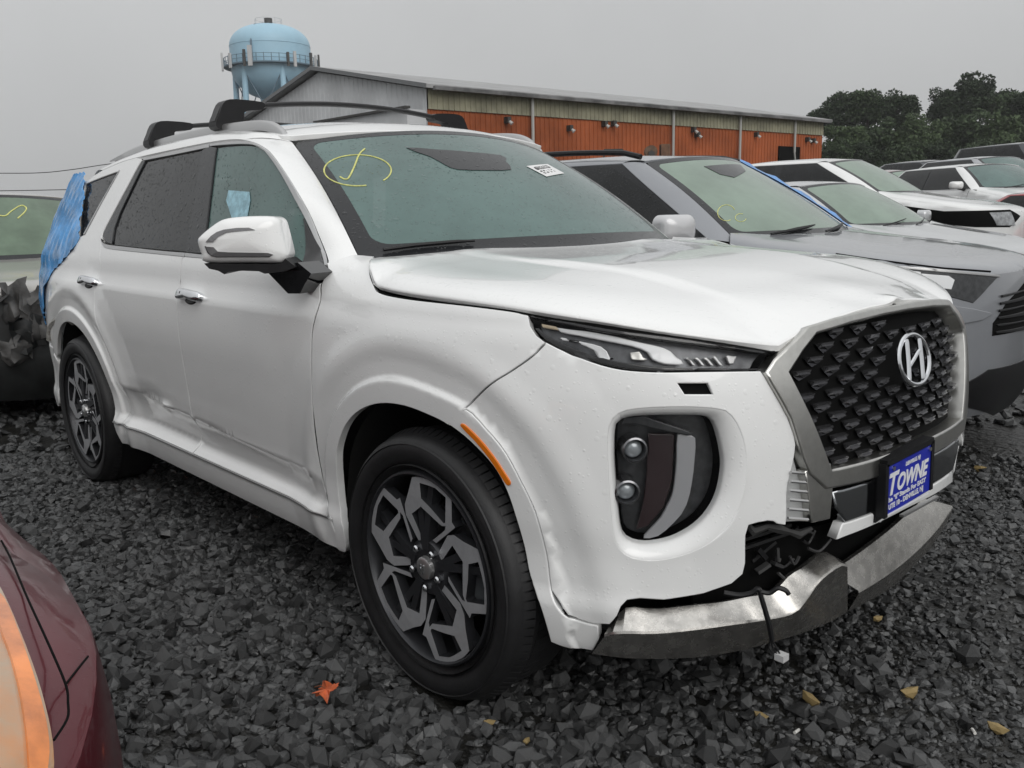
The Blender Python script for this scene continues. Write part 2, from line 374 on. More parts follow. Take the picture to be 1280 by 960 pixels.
def stone_mat(name, lo, hi, rough=.5):
    m = bpy.data.materials.new(name); m.use_nodes = True; t = m.node_tree; b = t.nodes['Principled BSDF']
    at = t.nodes.new('ShaderNodeAttribute'); at.attribute_name = 'tone'; oi = t.nodes.new('ShaderNodeObjectInfo')
    tc = t.nodes.new('ShaderNodeTexCoord'); n = t.nodes.new('ShaderNodeTexNoise'); n.inputs['Scale'].default_value = 45; n.inputs['Detail'].default_value = 6
    t.links.new(tc.outputs['Object'], n.inputs['Vector'])
    ad = t.nodes.new('ShaderNodeMath'); ad.operation = 'MULTIPLY_ADD'; ad.inputs[1].default_value = .5; t.links.new(n.outputs['Fac'], ad.inputs[0]); 
    sm = t.nodes.new('ShaderNodeMath'); sm.operation = 'ADD'; sm.use_clamp = True
    md = t.nodes.new('ShaderNodeMath'); md.operation = 'MULTIPLY'; md.inputs[1].default_value = .75; t.links.new(at.outputs['Fac'], md.inputs[0]); t.links.new(md.outputs[0], ad.inputs[2])
    r = t.nodes.new('ShaderNodeValToRGB'); r.color_ramp.elements[0].color = (*lo, 1); r.color_ramp.elements[1].color = (*hi, 1); r.color_ramp.elements[0].position = .18; r.color_ramp.elements[1].position = 1.0
    t.links.new(ad.outputs[0], r.inputs[0]); t.links.new(r.outputs[0], b.inputs['Base Color']); b.inputs['Roughness'].default_value = rough; b.inputs['Specular IOR Level'].default_value = .4
    n2 = t.nodes.new('ShaderNodeTexNoise'); n2.inputs['Scale'].default_value = 130; n2.inputs['Detail'].default_value = 4; t.links.new(tc.outputs['Object'], n2.inputs['Vector'])
    bp = t.nodes.new('ShaderNodeBump'); bp.inputs['Strength'].default_value = .5; bp.inputs['Distance'].default_value = .004; t.links.new(n2.outputs['Fac'], bp.inputs['Height']); t.links.new(bp.outputs[0], b.inputs['Normal'])
    return m
M['stone'] = stone_mat('wet_crushed_stone', (.0075, .0077, .008), (.115, .117, .118), .34)
def rotm(n):
    q = RNG.normal(size=(n, 4)); q /= np.linalg.norm(q, axis=1)[:, None]; w_, x, y, z = q.T
    return np.stack([1-2*(y*y+z*z), 2*(x*y-z*w_), 2*(x*z+y*w_), 2*(x*y+z*w_), 1-2*(x*x+z*z), 2*(y*z-x*w_), 2*(x*z-y*w_), 2*(y*z+x*w_), 1-2*(x*x+y*y)], -1).reshape(n, 3, 3)
# positions: dense crushed stone on the left, muddier and finer towards the right
def scatter(n, lo, hi, smin, smax, pw, zoff, keep=None):
    P = np.stack([RNG.uniform(lo[0], hi[0], n), RNG.uniform(lo[1], hi[1], n)], -1); S = smin+(smax-smin)*RNG.random(n)**pw
    W3 = np.c_[P, gz(P[:, 0], P[:, 1])]; q = proj(W3); d = (W3-CAM)@FW; ok = (d > .35) & (q[:, 0] > -350) & (q[:, 0] < 1750) & (q[:, 1] < 1500) & (q[:, 1] > 330)
    if keep is not None: ok &= keep(P, q, d)
    return P[ok], S[ok], zoff
mudm = lambda P: sstep(P[:, 0]*.62+P[:, 1]*.28+.12*np.sin(P[:, 1]*5+P[:, 0]*3), -.02, .42)            # 0 = stony, 1 = muddy
noise2 = lambda P: .5+.25*np.sin(P[:, 0]*3.1+1.7*np.sin(P[:, 1]*2.3))+.25*np.sin(P[:, 1]*4.1+P[:, 0]*1.3)
sets = [scatter(105000, (-4.5, -3.4), (2.8, 2.6), .011, .029, 1.5, .30, lambda P, q, d: (d < 5.2) & (RNG.random(len(P)) < 1-.88*mudm(P))),
        scatter(23500, (-4.5, -3.4), (2.8, 2.6), .022, .038, 1.6, .45, lambda P, q, d: (d < 5.2) & (RNG.random(len(P)) < (1-.85*mudm(P))*(.4+.6*noise2(P)))),
        scatter(72000, (-1.0, -2.4), (3.0, 2.6), .006, .018, 1.5, .2, lambda P, q, d: (d < 4.6) & (mudm(P) > .25) & (RNG.random(len(P)) < .25+.75*noise2(P))),
        scatter(30000, (-9, -4.0), (3.0, 7.0), .022, .048, 1.5, .35, lambda P, q, d: (d >= 5.2) & (d < 10))]
big = RNG.random
Pp = np.vstack([s[0] for s in sets]); Sz = np.concatenate([s[1] for s in sets]); Zo = np.concatenate([np.full(len(s[0]), s[2]) for s in sets])
# leave the tyre contact patches free
for cx in (0, -2.9):
    k = ~((np.abs(Pp[:, 0]-cx) < .13) & (np.abs(Pp[:, 1]+.85) < .14)); Pp, Sz, Zo = Pp[k], Sz[k], Zo[k]
N = len(Pp); print('STONES', N); R = rotm(N); Vt = np.array(VAR)[RNG.integers(0, len(VAR), N)]; V = np.einsum('nij,nvj->nvi', R, Vt*Sz[:, None, None]); V[:, :, 2] *= .72
V += np.c_[Pp, gz(Pp[:, 0], Pp[:, 1])+Sz*Zo*RNG.uniform(.3, 1.3, N)][:, None, :]
TONE = np.clip(RNG.beta(1.6, 3.0, N), 0, 1)
pxs = proj(np.c_[Pp, np.zeros(N)]); dd = (np.c_[Pp, np.zeros(N)]-CAM)@FW
show = np.where((pxs[:, 0] > 0) & (pxs[:, 0] < 1280) & (pxs[:, 1] < 960) & (Zo > .29), Sz/dd, 0)
idx = np.argsort(-show)[:290]; rest_ = np.ones(N, bool); rest_[idx] = False
def stones_mesh(name, V, tone, m):
    n = len(V); me = bpy.data.meshes.new(name); F = (IF[None]+np.arange(n)[:, None, None]*12).reshape(-1, 3)
    me.vertices.add(n*12); me.vertices.foreach_set('co', V.reshape(-1).astype(np.float32)); me.loops.add(len(F)*3); me.loops.foreach_set('vertex_index', F.ravel().astype(np.int32))
    me.polygons.add(len(F)); me.polygons.foreach_set('loop_start', np.arange(0, len(F)*3, 3, dtype=np.int32)); me.polygons.foreach_set('loop_total', np.full(len(F), 3, np.int32)); me.polygons.foreach_set('use_smooth', np.zeros(len(F), bool))
    a = me.attributes.new('tone', 'FLOAT', 'POINT'); a.data.foreach_set('value', np.repeat(tone, 12).astype(np.float32)); me.materials.append(m); me.update(calc_edges=True); me.validate(); return me
o = bpy.data.objects.new('gravel', stones_mesh('gravel', V[rest_], TONE[rest_], M['stone'])); COL.objects.link(o); tag(o, 'loose grey crushed stone covering the lot', 'gravel', kind='stuff')
smesh = [stones_mesh('stone', VAR[k][None]*1.0, np.array([t_]), M['stone']) for k in range(14) for t_ in (.12, .3, .5, .7)]
for i in idx:
    s_ = bpy.data.objects.new('stone', smesh[int(RNG.integers(0, len(smesh)))]); COL.objects.link(s_); s_.parent = GND; z_ = Sz[i]
    q = RNG.normal(size=4); s_.rotation_mode = 'QUATERNION'; s_.rotation_quaternion = q/np.linalg.norm(q); s_.scale = (z_, z_, z_*.9); s_.location = (Pp[i, 0], Pp[i, 1], float(gz(*Pp[i]))+z_*.45)
ys = stone_mat('ochre_stone', (.16, .11, .04), (.42, .31, .14), .4)
ysm = stones_mesh('stone', VAR[3][None], np.array([.6]), ys)
for (px, py, s_, fl) in ((1014, 875, .028, 1), (1137, 865, .024, 1), (952, 895, .018, 1), (1248, 911, .024, 1), (1097, 773, .018, 1), (1225, 586, .03, 1), (612, 903, .015, 1), (658, 926, .014, 1)):
    p = at_z(px, py, .02); o = bpy.data.objects.new('stone', ysm); COL.objects.link(o); o.parent = GND; o.location = tuple(p); o.scale = (s_*1.2, s_*.8, s_*.6); o.rotation_euler = (.2, .1, px*.7); lab(o, 'ochre yellow stone among the grey gravel')
# fallen leaf and cigarette ends
lp = at_z(408, 862, .065); lf = []
for k in range(22):
    a = 2*math.pi*k/22; r_ = .042*(.35+.65*abs(math.cos(2.5*a))**.7)*(1.0 if k % 2 == 0 else .72); lf.append((r_*math.cos(a), r_*math.sin(a), .012*math.cos(3*a)+.006*math.sin(7*a)))
LV = [(0, 0, .004)]+lf; LV2 = LV+[(x, y, z-.0012) for x, y, z in LV]; n_ = len(LV)
LF = [(0, i, i % 22+1) for i in range(1, 23)]+[(n_, n_+i % 22+1, n_+i) for i in range(1, 23)]+[(i, n_+i, n_+i % 22+1, i % 22+1) for i in range(1, 23)]
lo = mk('fallen_leaf', LV2, LF, mat('orange_leaf', (.50, .11, .04), .5, var=.3, vscale=40), None, False); lo.location = tuple(lp); lo.rotation_euler = (.15, -.2, .5)
tag(lo, 'small orange maple leaf lying on the gravel beside the front wheel', 'leaf'); MB().tube([(0, 0, .002), (-.03, .02, .0), (-.055, .024, -.008)], .0012, 5).build('leaf_stem', mat('leaf_stem', (.3, .1, .04), .6), lo)
fm = mat('cigarette_paper', (.62, .61, .58), .6); 
for (px, py, rz, lb) in ((996, 914, .5, 'white cigarette end on the mud below the bumper'), (1217, 914, 1.0, 'white cigarette end near the right edge of the gravel'), (168, 757, .3, 'white cigarette end on the gravel beside the maroon car')):
    p = at_z(px, py, .02); o = MB().tube([(-.013, 0, 0), (-.004, 0, 0), (.013, 0, 0)], .004, 8).build('cigarette_end', fm); o.location = tuple(p); o.rotation_euler = (0, .15, rz+1.2); tag(o, lb, 'cigarette end', 'cigarette ends on the ground')
# ================================================================== background: warehouse, water tower, wood, wires
H0 = .5
def cs(X, Zd): # camera-aligned ground coordinates (right, depth) -> world xy
    f = nrm(FW*[1, 1, 0]); r = nrm(RT*[1, 1, 0]); p = CAM+f*Zd+r*X; return p[:2]
# warehouse: corner at depth 40, long wall runs to the right and away, gable to the left
e1 = cs(.76, .65)-cs(0, 0); e2 = cs(-.65, .76)-cs(0, 0); e1 = nrm(e1); e2 = nrm(e2)
D0 = 40.0; k_ = (545-640)/FPX; C0 = cs(k_*D0, D0)
def hz(px, py, d): return at_depth(px, py, d)[2]
eave = hz(545, 117, D0); apex = hz(417, 98, 46.9)
BR = math.atan2(e1[1], e1[0]); BLD = empty('warehouse', (C0[0], C0[1], H0), BR, 'long metal warehouse with rust-red wall, olive upper band and grey gable', 'building')
# wall length so that the far end falls at px 1028
Lw = 10.0
for _ in range(60):
    p = np.array([*(C0+e1*Lw), eave]); Lw += (1028-proj(p[None])[0, 0])*.03
he_ = eave-H0; ha = apex-H0; HW = 9.06; zb_ = hz(545, 141, D0)-H0
red = mat('rust_red_cladding', (.33, .088, .030), .6, var=.28, vscale=.35, spec=.3); olive = mat('olive_cladding', (.30, .285, .20), .65, var=.3, vscale=.6); grey = mat('grey_cladding', (.58, .59, .60), .55, var=.12, vscale=.5); roofm = mat('grey_roof_sheet', (.30, .30, .30), .6, var=.2, vscale=.8)
def corr(name, L, z0, z1, m, frame, pitch=.30, dep=.04, top=None):
    """ribbed sheet along local x of frame"""
    o, ex, ez, en = frame; xs = []; 
    for k in range(int(L/pitch)+1):
        x = k*pitch
        for a, h in ((0, 0), (.55, 0), (.62, dep), (.93, dep)): 
            if x+a*pitch <= L: xs.append((x+a*pitch, h))
    xs.append((L, 0)); rows = []
    lo = [o+ex*x+en*h+ez*(z0) for x, h in xs]; hi = [o+ex*x+en*h+ez*((z1 if top is None else top(x))) for x, h in xs]
    return MB().grid(np.array([lo, hi])).build(name, m, BLD, False)
o3 = lambda x, y, z=0: np.array([x, y, z], float)
# local frame: x along the long wall, y towards the gable's far side (e2), outward normal of the long wall = -y
sgn_ = 1.0 if (np.array([-e1[1], e1[0]])@e2) > 0 else -1.0
corr('red_wall', Lw, 0, zb_, red, (o3(0, -.02), o3(1, 0), o3(0, 0, 1), o3(0, -1*sgn_)))
corr('upper_band', Lw, zb_, he_, olive, (o3(0, -.10*sgn_), o3(1, 0), o3(0, 0, 1), o3(0, -1*sgn_)))
gt = lambda x: he_+(ha-he_)*(1-abs(x-HW)/HW)
corr('gable_wall', 2*HW, 0, he_, grey, (o3(0, 0), o3(0, sgn_), o3(0, 0, 1), o3(-1, 0)), .4, .022, gt)
mk('end_wall', [(Lw, 0, 0), (Lw, 2*HW*sgn_, 0), (Lw, 2*HW*sgn_, he_), (Lw, HW*sgn_, ha), (Lw, 0, he_)], [(0, 1, 2, 3, 4)], red, BLD, False)
rv = []
for x in (-.35, Lw+.35):
    for y, z in ((-.5, he_-.03), (HW, ha+.10), (2*HW+.5, he_-.03)): rv += [(x, y*sgn_, z), (x, y*sgn_, z+.16)]
RF = mk('roof', rv, [(1, 3, 9, 7), (3, 5, 11, 9), (0, 6, 8, 2), (2, 8, 10, 4), (0, 1, 7, 6), (4, 10, 11, 5), (0, 2, 3, 1), (2, 4, 5, 3), (6, 7, 9, 8), (8, 9, 11, 10)], roofm, BLD, False)
vb = MB(); vb.bar((-.40, -.5*sgn_, he_+.05), (-.40, HW*sgn_, ha+.17), .10, .18); vb.bar((-.40, HW*sgn_, ha+.17), (-.40, (2*HW+.5)*sgn_, he_+.05), .10, .18); vb.build('verge_trim', mat('verge_dark', (.16, .165, .17), .5), RF, False)
gtt = MB(); gtt.bar((0, -.55*sgn_, he_-.02), (Lw, -.55*sgn_, he_-.02), .22, .16); gtt.build('gutter', mat('gutter_grey', (.20, .20, .20), .6, var=.6, vscale=.8, vcol=(.05, .05, .05)), BLD, False)
def wall_x(px, z=3.0):
    lo, hi = 0, Lw
    for _ in range(40):
        m = (lo+hi)/2
        if proj(np.array([[*(C0+e1*m), z]]))[0, 0] < px: lo = m
        else: hi = m
    return lo
pipe = mat('downpipe_pale', (.42, .42, .40), .5)
for px in (662, 836, 919, 987):
    x = wall_x(px); zb2 = 0 if px != 987 else he_-2.0
    MB().tube([o3(x, -.28*sgn_, he_-.1), o3(x, -.28*sgn_, zb2)], .075, 8).build('downpipe', pipe, BLD)
x = wall_x(987); MB().tube(cr([o3(x, -.28*sgn_, he_-2.0), o3(x+.3, -.25*sgn_, he_-2.7), o3(x+1.3, -.2*sgn_, he_-3.6)], 5), .06, 6).build('hanging_cable', pipe, BLD)
dk = mat('lamp_dark', (.05, .048, .045), .6); lw = mat('lamp_pale', (.5, .5, .48), .5)
for px, dz in ((633, .25), (710, .45), (753, .15), (764, .1), (863, .15), (868, .4), (941, .2), (1005, .3), (1012, .35)):
    x = wall_x(px); z = zb_-dz; b = MB(); b.box(o3(x-.10, -.30, z-.15) if sgn_ > 0 else o3(x-.10, .02, z-.15), o3(x+.10, -.02, z+.12) if sgn_ > 0 else o3(x+.10, .30, z+.12)); L_ = b.build('wall_lamp', dk, BLD, False)
    MB().tube([o3(x, -.30*sgn_, z-.08), o3(x+.06, -.4*sgn_, z-.2)], [.06, .10], 8).build('lamp_head', lw, L_)
x = wall_x(984, 2.0); zt = hz(984, 186, D0+(Lw*.9)*.65)-H0; MB().box(o3(x-1.2, min(-.06*sgn_, .3*sgn_)-.05, 0), o3(x+1.1, max(-.06*sgn_, .3*sgn_), zt)).build('dark_doorway', M['void'], BLD, False)
# crates and scrap against the wall (just above the car roofs)
def junk(name, px0, py0, px1, py1, dpt, m, lb, cat):
    a = at_depth(px0, py1, dpt); b = at_depth(px1, py0, dpt); r = nrm(RT*[1, 1, 0]); f = nrm(FW*[1, 1, 0]); w_ = (b-a)@r; o = empty(name, (a[0], a[1], H0), math.atan2(r[1], r[0]), lb, cat)
    return o, w_, b[2]-H0
jo, jw, jh = junk('cable_drum_crate', 818, 180, 838, 200, 34, red, 'brown crate against the red warehouse wall', 'crate')
cm = mat('brown_crate', (.16, .085, .05), .7, var=.3, vscale=4)
for k in range(5): MB().box((jw*.42+k*jw*.115, 0, 0), (jw*.42+(k+1)*jw*.115-.01, .5, jh)).build('slat', cm, jo, False)
MB().box((jw*.42, .05, 0), (jw, .45, jh-.03)).build('crate_core', mat('crate_dark', (.05, .03, .02), .8), jo, False)
jo, jw, jh = junk('cable_drum', 806, 181, 824, 200, 33.5, red, 'round wooden cable drum beside the brown crate', 'cable drum')
c_ = (jw/2, .2, jh-jw*.42); MB().lathe([(0, 0), (jw*.42, 0), (jw*.42, .06), (jw*.15, .06), (jw*.15, .3), (jw*.42, .3), (jw*.42, .36), (0, .36)], 'y', 20, c_).build('drum', mat('drum_wood', (.14, .09, .06), .8, var=.3, vscale=5), jo); MB().lathe([(0, -.02), (jw*.1, -.02), (jw*.1, 0)], 'y', 12, c_).build('drum_hub', dk, jo)
MB().box((jw*.3, .1, 0), (jw*.7, .3, c_[2])).build('drum_stand', dk, jo, False)
jo, jw, jh = junk('pallet_frame', 755, 187, 778, 200, 34, red, 'dark metal rack frame low against the red wall', 'rack')
fb = MB()
for xx in (0, jw): fb.bar((xx, 0, 0), (xx, 0, jh), .06, .06)
fb.build('upright', dk, jo, False); MB().bar((0, 0, jh), (jw, 0, jh), .06, .06).build('top_bar', dk, jo, False)
# lower lean-to against the gable: dark roof edge, pale wall
la = np.array([*(C0+e2*8.2), hz(445, 158, 46)]); zl1 = hz(547, 140, 39.4)-H0; zl0 = hz(445, 158, 45.5)-H0
an = MB(); an.add([o3(-1.0, .05*sgn_, 0), o3(-1.0, 7.6*sgn_, 0), o3(-1.0, 7.6*sgn_, zl0), o3(-1.0, .05*sgn_, zl1)], [(0, 1, 2, 3)]); an.add([o3(-1.0, .05*sgn_, 0), o3(-.02, .05*sgn_, 0), o3(-.02, .05*sgn_, zl1), o3(-1.0, .05*sgn_, zl1)], [(0, 1, 2, 3)]); an.build('lean_to_wall', mat('pale_cladding', (.55, .56, .57), .55, var=.1, vscale=.5), BLD, False)
MB().bar(o3(-1.05, -.1*sgn_, zl1+.06), o3(-1.05, 7.8*sgn_, zl0+.06), .25, .09).build('lean_to_roof_edge', dk, BLD, False)
# ------------------------------------------------------------------ water tower
DT = 200.0; tb = mat('tower_blue', (.33, .52, .64), .5, var=.10, vscale=.08); tcx = at_depth(339, 80, DT); mpp = DT/FPX
TW = empty('water_tower', (tcx[0], tcx[1], H0), 0, 'pale blue water tower with railed balcony and slim legs', 'water tower')
R_ = 49*mpp; zz = lambda py: at_depth(339, py, DT)[2]-H0
ztop, zsh, zbal, zbot = zz(33), zz(60), zz(86), zz(124)
prof = [(0, ztop)]+[(R_*math.sin(a)**.8, zsh+(ztop-zsh)*math.cos(a)) for a in np.linspace(.08, math.pi/2, 12)]+[(R_, zbal)]+[(R_*math.cos(a), zbal-(zbal-zbot)*math.sin(a)) for a in np.linspace(.1, math.pi/2*.97, 12)]
MB().lathe(prof, 'z', 48).build('tank', tb, TW)
MB().lathe([(R_*1.002, zsh-.1), (R_*1.008, zsh), (R_*1.002, zsh+.1)], 'z', 48).build('weld_band', tb, TW)
bd = mat('balcony_steel', (.12, .18, .23), .6); bal = MB().lathe([(R_, zbal), (R_+1.5, zbal), (R_+1.5, zbal+.25), (R_, zbal+.25)], 'z', 48).build('balcony', bd, TW)
rl = MB()
for k in range(40):
    a = 2*math.pi*k/40; p = np.array([(R_+1.4)*math.cos(a), (R_+1.4)*math.sin(a), zbal]); a2 = 2*math.pi*(k+1)/40; p2 = np.array([(R_+1.4)*math.cos(a2), (R_+1.4)*math.sin(a2), zbal])
    rl.bar(p, p+[0, 0, 1.9], .12, .12); rl.bar(p+[0, 0, 1.8], p2+[0, 0, 1.8], .1, .1); rl.bar(p+[0, 0, 1.0], p2+[0, 0, 1.0], .08, .08)
rl.build('railing', bd, bal, False)
va = math.atan2(CAM[1]-tcx[1], CAM[0]-tcx[0])
am = mat('antenna_pale', (.5, .5, .5), .5)
for da, h, w_, m_ in ((-1.45, 5, .9, am), (-.95, 4, .6, am), (-.55, 4.5, .5, dk), (-.42, 5.5, .9, am), (.35, 3.8, .5, dk), (.5, 4.2, .6, am), (.95, 4.5, .6, dk), (1.15, 4.2, .5, am), (1.45, 5.0, .7, dk)):
    a = va+da; p = np.array([(R_+1.7)*math.cos(a), (R_+1.7)*math.sin(a), zbal-.8]); MB().bar(p, p+[0, 0, h*.75], w_, .4, up=(math.cos(a), math.sin(a), 0)).build('antenna', m_, bal, False)
for k in range(6):
    a = va+.28+2*math.pi*k/6; p = np.array([R_*.93*math.cos(a), R_*.93*math.sin(a), zbal+1.0]); q = np.array([R_*1.02*math.cos(a), R_*1.02*math.sin(a), 0]); MB().tube([q, p], .62, 12).build('leg', tb, TW)
MB().tube([(0, 0, 0), (0, 0, zbot+1)], 1.5, 16).build('riser_pipe', tb, TW)
br_ = MB()
for k in range(6):
    a, b = va+.28+2*math.pi*k/6, va+.28+2*math.pi*(k+1)/6
    P = lambda t, z: np.array([R_*.97*math.cos(t), R_*.97*math.sin(t), z])
    br_.tube([P(a, zbal-1), P(b, zbal-17)], .12, 5); br_.tube([P(b, zbal-1), P(a, zbal-17)], .12, 5)
br_.build('bracing', bd, TW)
MB().tube([(R_*1.02*math.cos(va-.45), R_*1.02*math.sin(va-.45), zbal), (R_*1.02*math.cos(va-.45), R_*1.02*math.sin(va-.45), zsh), (R_*.6*math.cos(va-.6), R_*.6*math.sin(va-.6), zsh+(ztop-zsh)*.83), (R_*.2*math.cos(va-.6), R_*.2*math.sin(va-.6), ztop)], .22, 5).build('ladder', bd, TW)
MB().lathe([(0, ztop+1.0), (.9, ztop+1.0), (.9, ztop-.3)], 'z', 12, (R_*.18, -R_*.1, 0)).build('vent', dk, TW)
tr_ = MB()
for k in range(8):
    a = 2*math.pi*k/8; p = np.array([3*math.cos(a), 3*math.sin(a), ztop-.3]); a2 = 2*math.pi*(k+1)/8; p2 = np.array([3*math.cos(a2), 3*math.sin(a2), ztop-.3]); tr_.bar(p, p+[0, 0, 1.4], .08, .08); tr_.bar(p+[0, 0, 1.4], p2+[0, 0, 1.4], .07, .07)
tr_.build('top_railing', am, TW, False)
# ------------------------------------------------------------------ wood on the right
def leafmat(name, c, v): 
    m = mat(name, c, .7, var=v, vscale=.25, spec=.25); return m
LM = [leafmat('leaves_dark', (.028, .044, .022), .4), leafmat('leaves_mid', (.042, .064, .030), .35), leafmat('leaves_light', (.058, .086, .038), .3)]
bark = mat('bark', (.05, .042, .034), .9, var=.3, vscale=2)
def tree(px, py, rpx, d, mi, lb, seed, squash=.85):
    g = np.random.default_rng(seed); c = at_depth(px, py, d); R = rpx*d/FPX; root = empty('deciduous_tree', (c[0], c[1], H0), 0, lb, 'tree', 'trees of the wood beyond the lot'); h = c[2]-H0
    tk = MB(); tk.tube(cr([(0, 0, -.2), (R*.04, 0, h*.4), (-R*.05, R*.04, h*.8), (0, 0, h+R*.3)], 4), np.linspace(R*.11, R*.03, 13), 8)
    for k in range(6):
        a = g.uniform(0, 6.28); z0 = h*g.uniform(.5, .9); tk.tube([(0, 0, z0), (R*.4*math.cos(a), R*.4*math.sin(a), z0+R*.35), (R*.8*math.cos(a), R*.8*math.sin(a), z0+R*.55)], [R*.04, R*.025, R*.01], 5)
    tk.build('trunk', bark, root)
    # lumpy crown: leaf cards gathered on sub-clumps
    nc = 44; u = g.normal(size=(nc, 3)); u /= np.linalg.norm(u, axis=1)[:, None]; cc = u*(R*g.uniform(.35, .95, (nc, 1)))*[1, 1, squash]; cr_ = R*g.uniform(.22, .42, nc)
    n = 210; V = []; F = []
    P = []
    for k in range(nc):
        w_ = g.normal(size=(n, 3)); w_ /= np.linalg.norm(w_, axis=1)[:, None]; P.append(cc[k]+w_*cr_[k]*g.uniform(.55, 1.08, (n, 1))*[1, 1, .8])
    P = np.vstack(P)+[0, 0, h]; k = len(P); s_ = R*.05*g.uniform(.6, 1.5, (k, 1)); a = g.normal(size=(k, 3)); a /= np.linalg.norm(a, axis=1)[:, None]; b = np.cross(a, g.normal(size=(k, 3))); b /= np.linalg.norm(b, axis=1)[:, None]
    Q = np.stack([P-a*s_, P-b*s_*.7, P+a*s_, P+b*s_*.7], 1).reshape(-1, 3); F = np.arange(4*k).reshape(-1, 4)
    me = bpy.data.meshes.new('crown'); me.vertices.add(4*k); me.vertices.foreach_set('co', Q.ravel().astype(np.float32)); me.loops.add(4*k); me.loops.foreach_set('vertex_index', F.ravel().astype(np.int32)); me.polygons.add(k); me.polygons.foreach_set('loop_start', np.arange(0, 4*k, 4, dtype=np.int32)); me.polygons.foreach_set('loop_total', np.full(k, 4, np.int32)); me.update(calc_edges=True)
    me.materials.append(LM[mi]); o = bpy.data.objects.new('crown', me); COL.objects.link(o); o.parent = root
TR = [(1022, 150, 17, 128, 0, 'small dark tree at the left end of the wood beside the warehouse'), (1052, 142, 27, 126, 0, 'dark round tree next to the small one by the warehouse end'), (1086, 134, 31, 124, 1, 'tall mid-green tree left of the gap in the wood'), (1122, 137, 27, 122, 0, 'dark tree just left of the gap in the wood'),
      (1052, 176, 28, 112, 2, 'light green low tree in front of the dark trees by the warehouse'), (1100, 182, 34, 114, 1, 'broad green tree low in front of the left half of the wood'), (1150, 176, 34, 112, 2, 'light green tree standing below the gap in the wood'),
      (1183, 132, 26, 126, 0, 'dark tree just right of the gap in the wood'), (1213, 122, 30, 125, 0, 'tallest dark tree of the wood on the right'), (1252, 134, 30, 124, 1, 'mid-green tree right of the tallest dark tree'), (1290, 135, 32, 122, 0, 'dark tree cut by the right edge of the picture'),
      (1200, 172, 38, 114, 1, 'broad green tree in front below the tallest tree'), (1250, 178, 38, 112, 2, 'light green broad tree low on the right side of the wood'), (1298, 180, 38, 112, 1, 'green tree low at the right edge of the picture'),
      (1045, 196, 26, 108, 1, 'bushy low tree at the foot of the wood next to the warehouse end'), (1085, 200, 24, 107, 0, 'dark bushy tree low behind the white sedan roof'), (1130, 200, 28, 107, 1, 'bushy tree low behind the pinkish sedan'), (1175, 198, 28, 107, 0, 'dark bushy tree low behind the grey car roof'), (1225, 200, 28, 107, 1, 'bushy tree low left of the dark SUV roof')]
for i, t in enumerate(TR): tree(*t, 100+i)
# ------------------------------------------------------------------ overhead wires on the left
wm = mat('wire_black', (.02, .02, .02), .6)
for pts, lb in (([(-900, 200), (-400, 212), (-60, 216), (0, 216.5), (50, 216), (90, 212), (180, 200), (480, 172)], 'upper overhead wire crossing the sky behind the SUV tail'), ([(-900, 232), (-400, 238), (-60, 239), (0, 238.5), (60, 237.5), (110, 236), (190, 230), (480, 205)], 'lower overhead wire just above the beige car roof')):
    o = MB().tube(cr([at_depth(*p, 45) for p in pts], 5), .02, 5).build('overhead_wire', wm); tag(o, lb, 'wire', 'overhead wires')
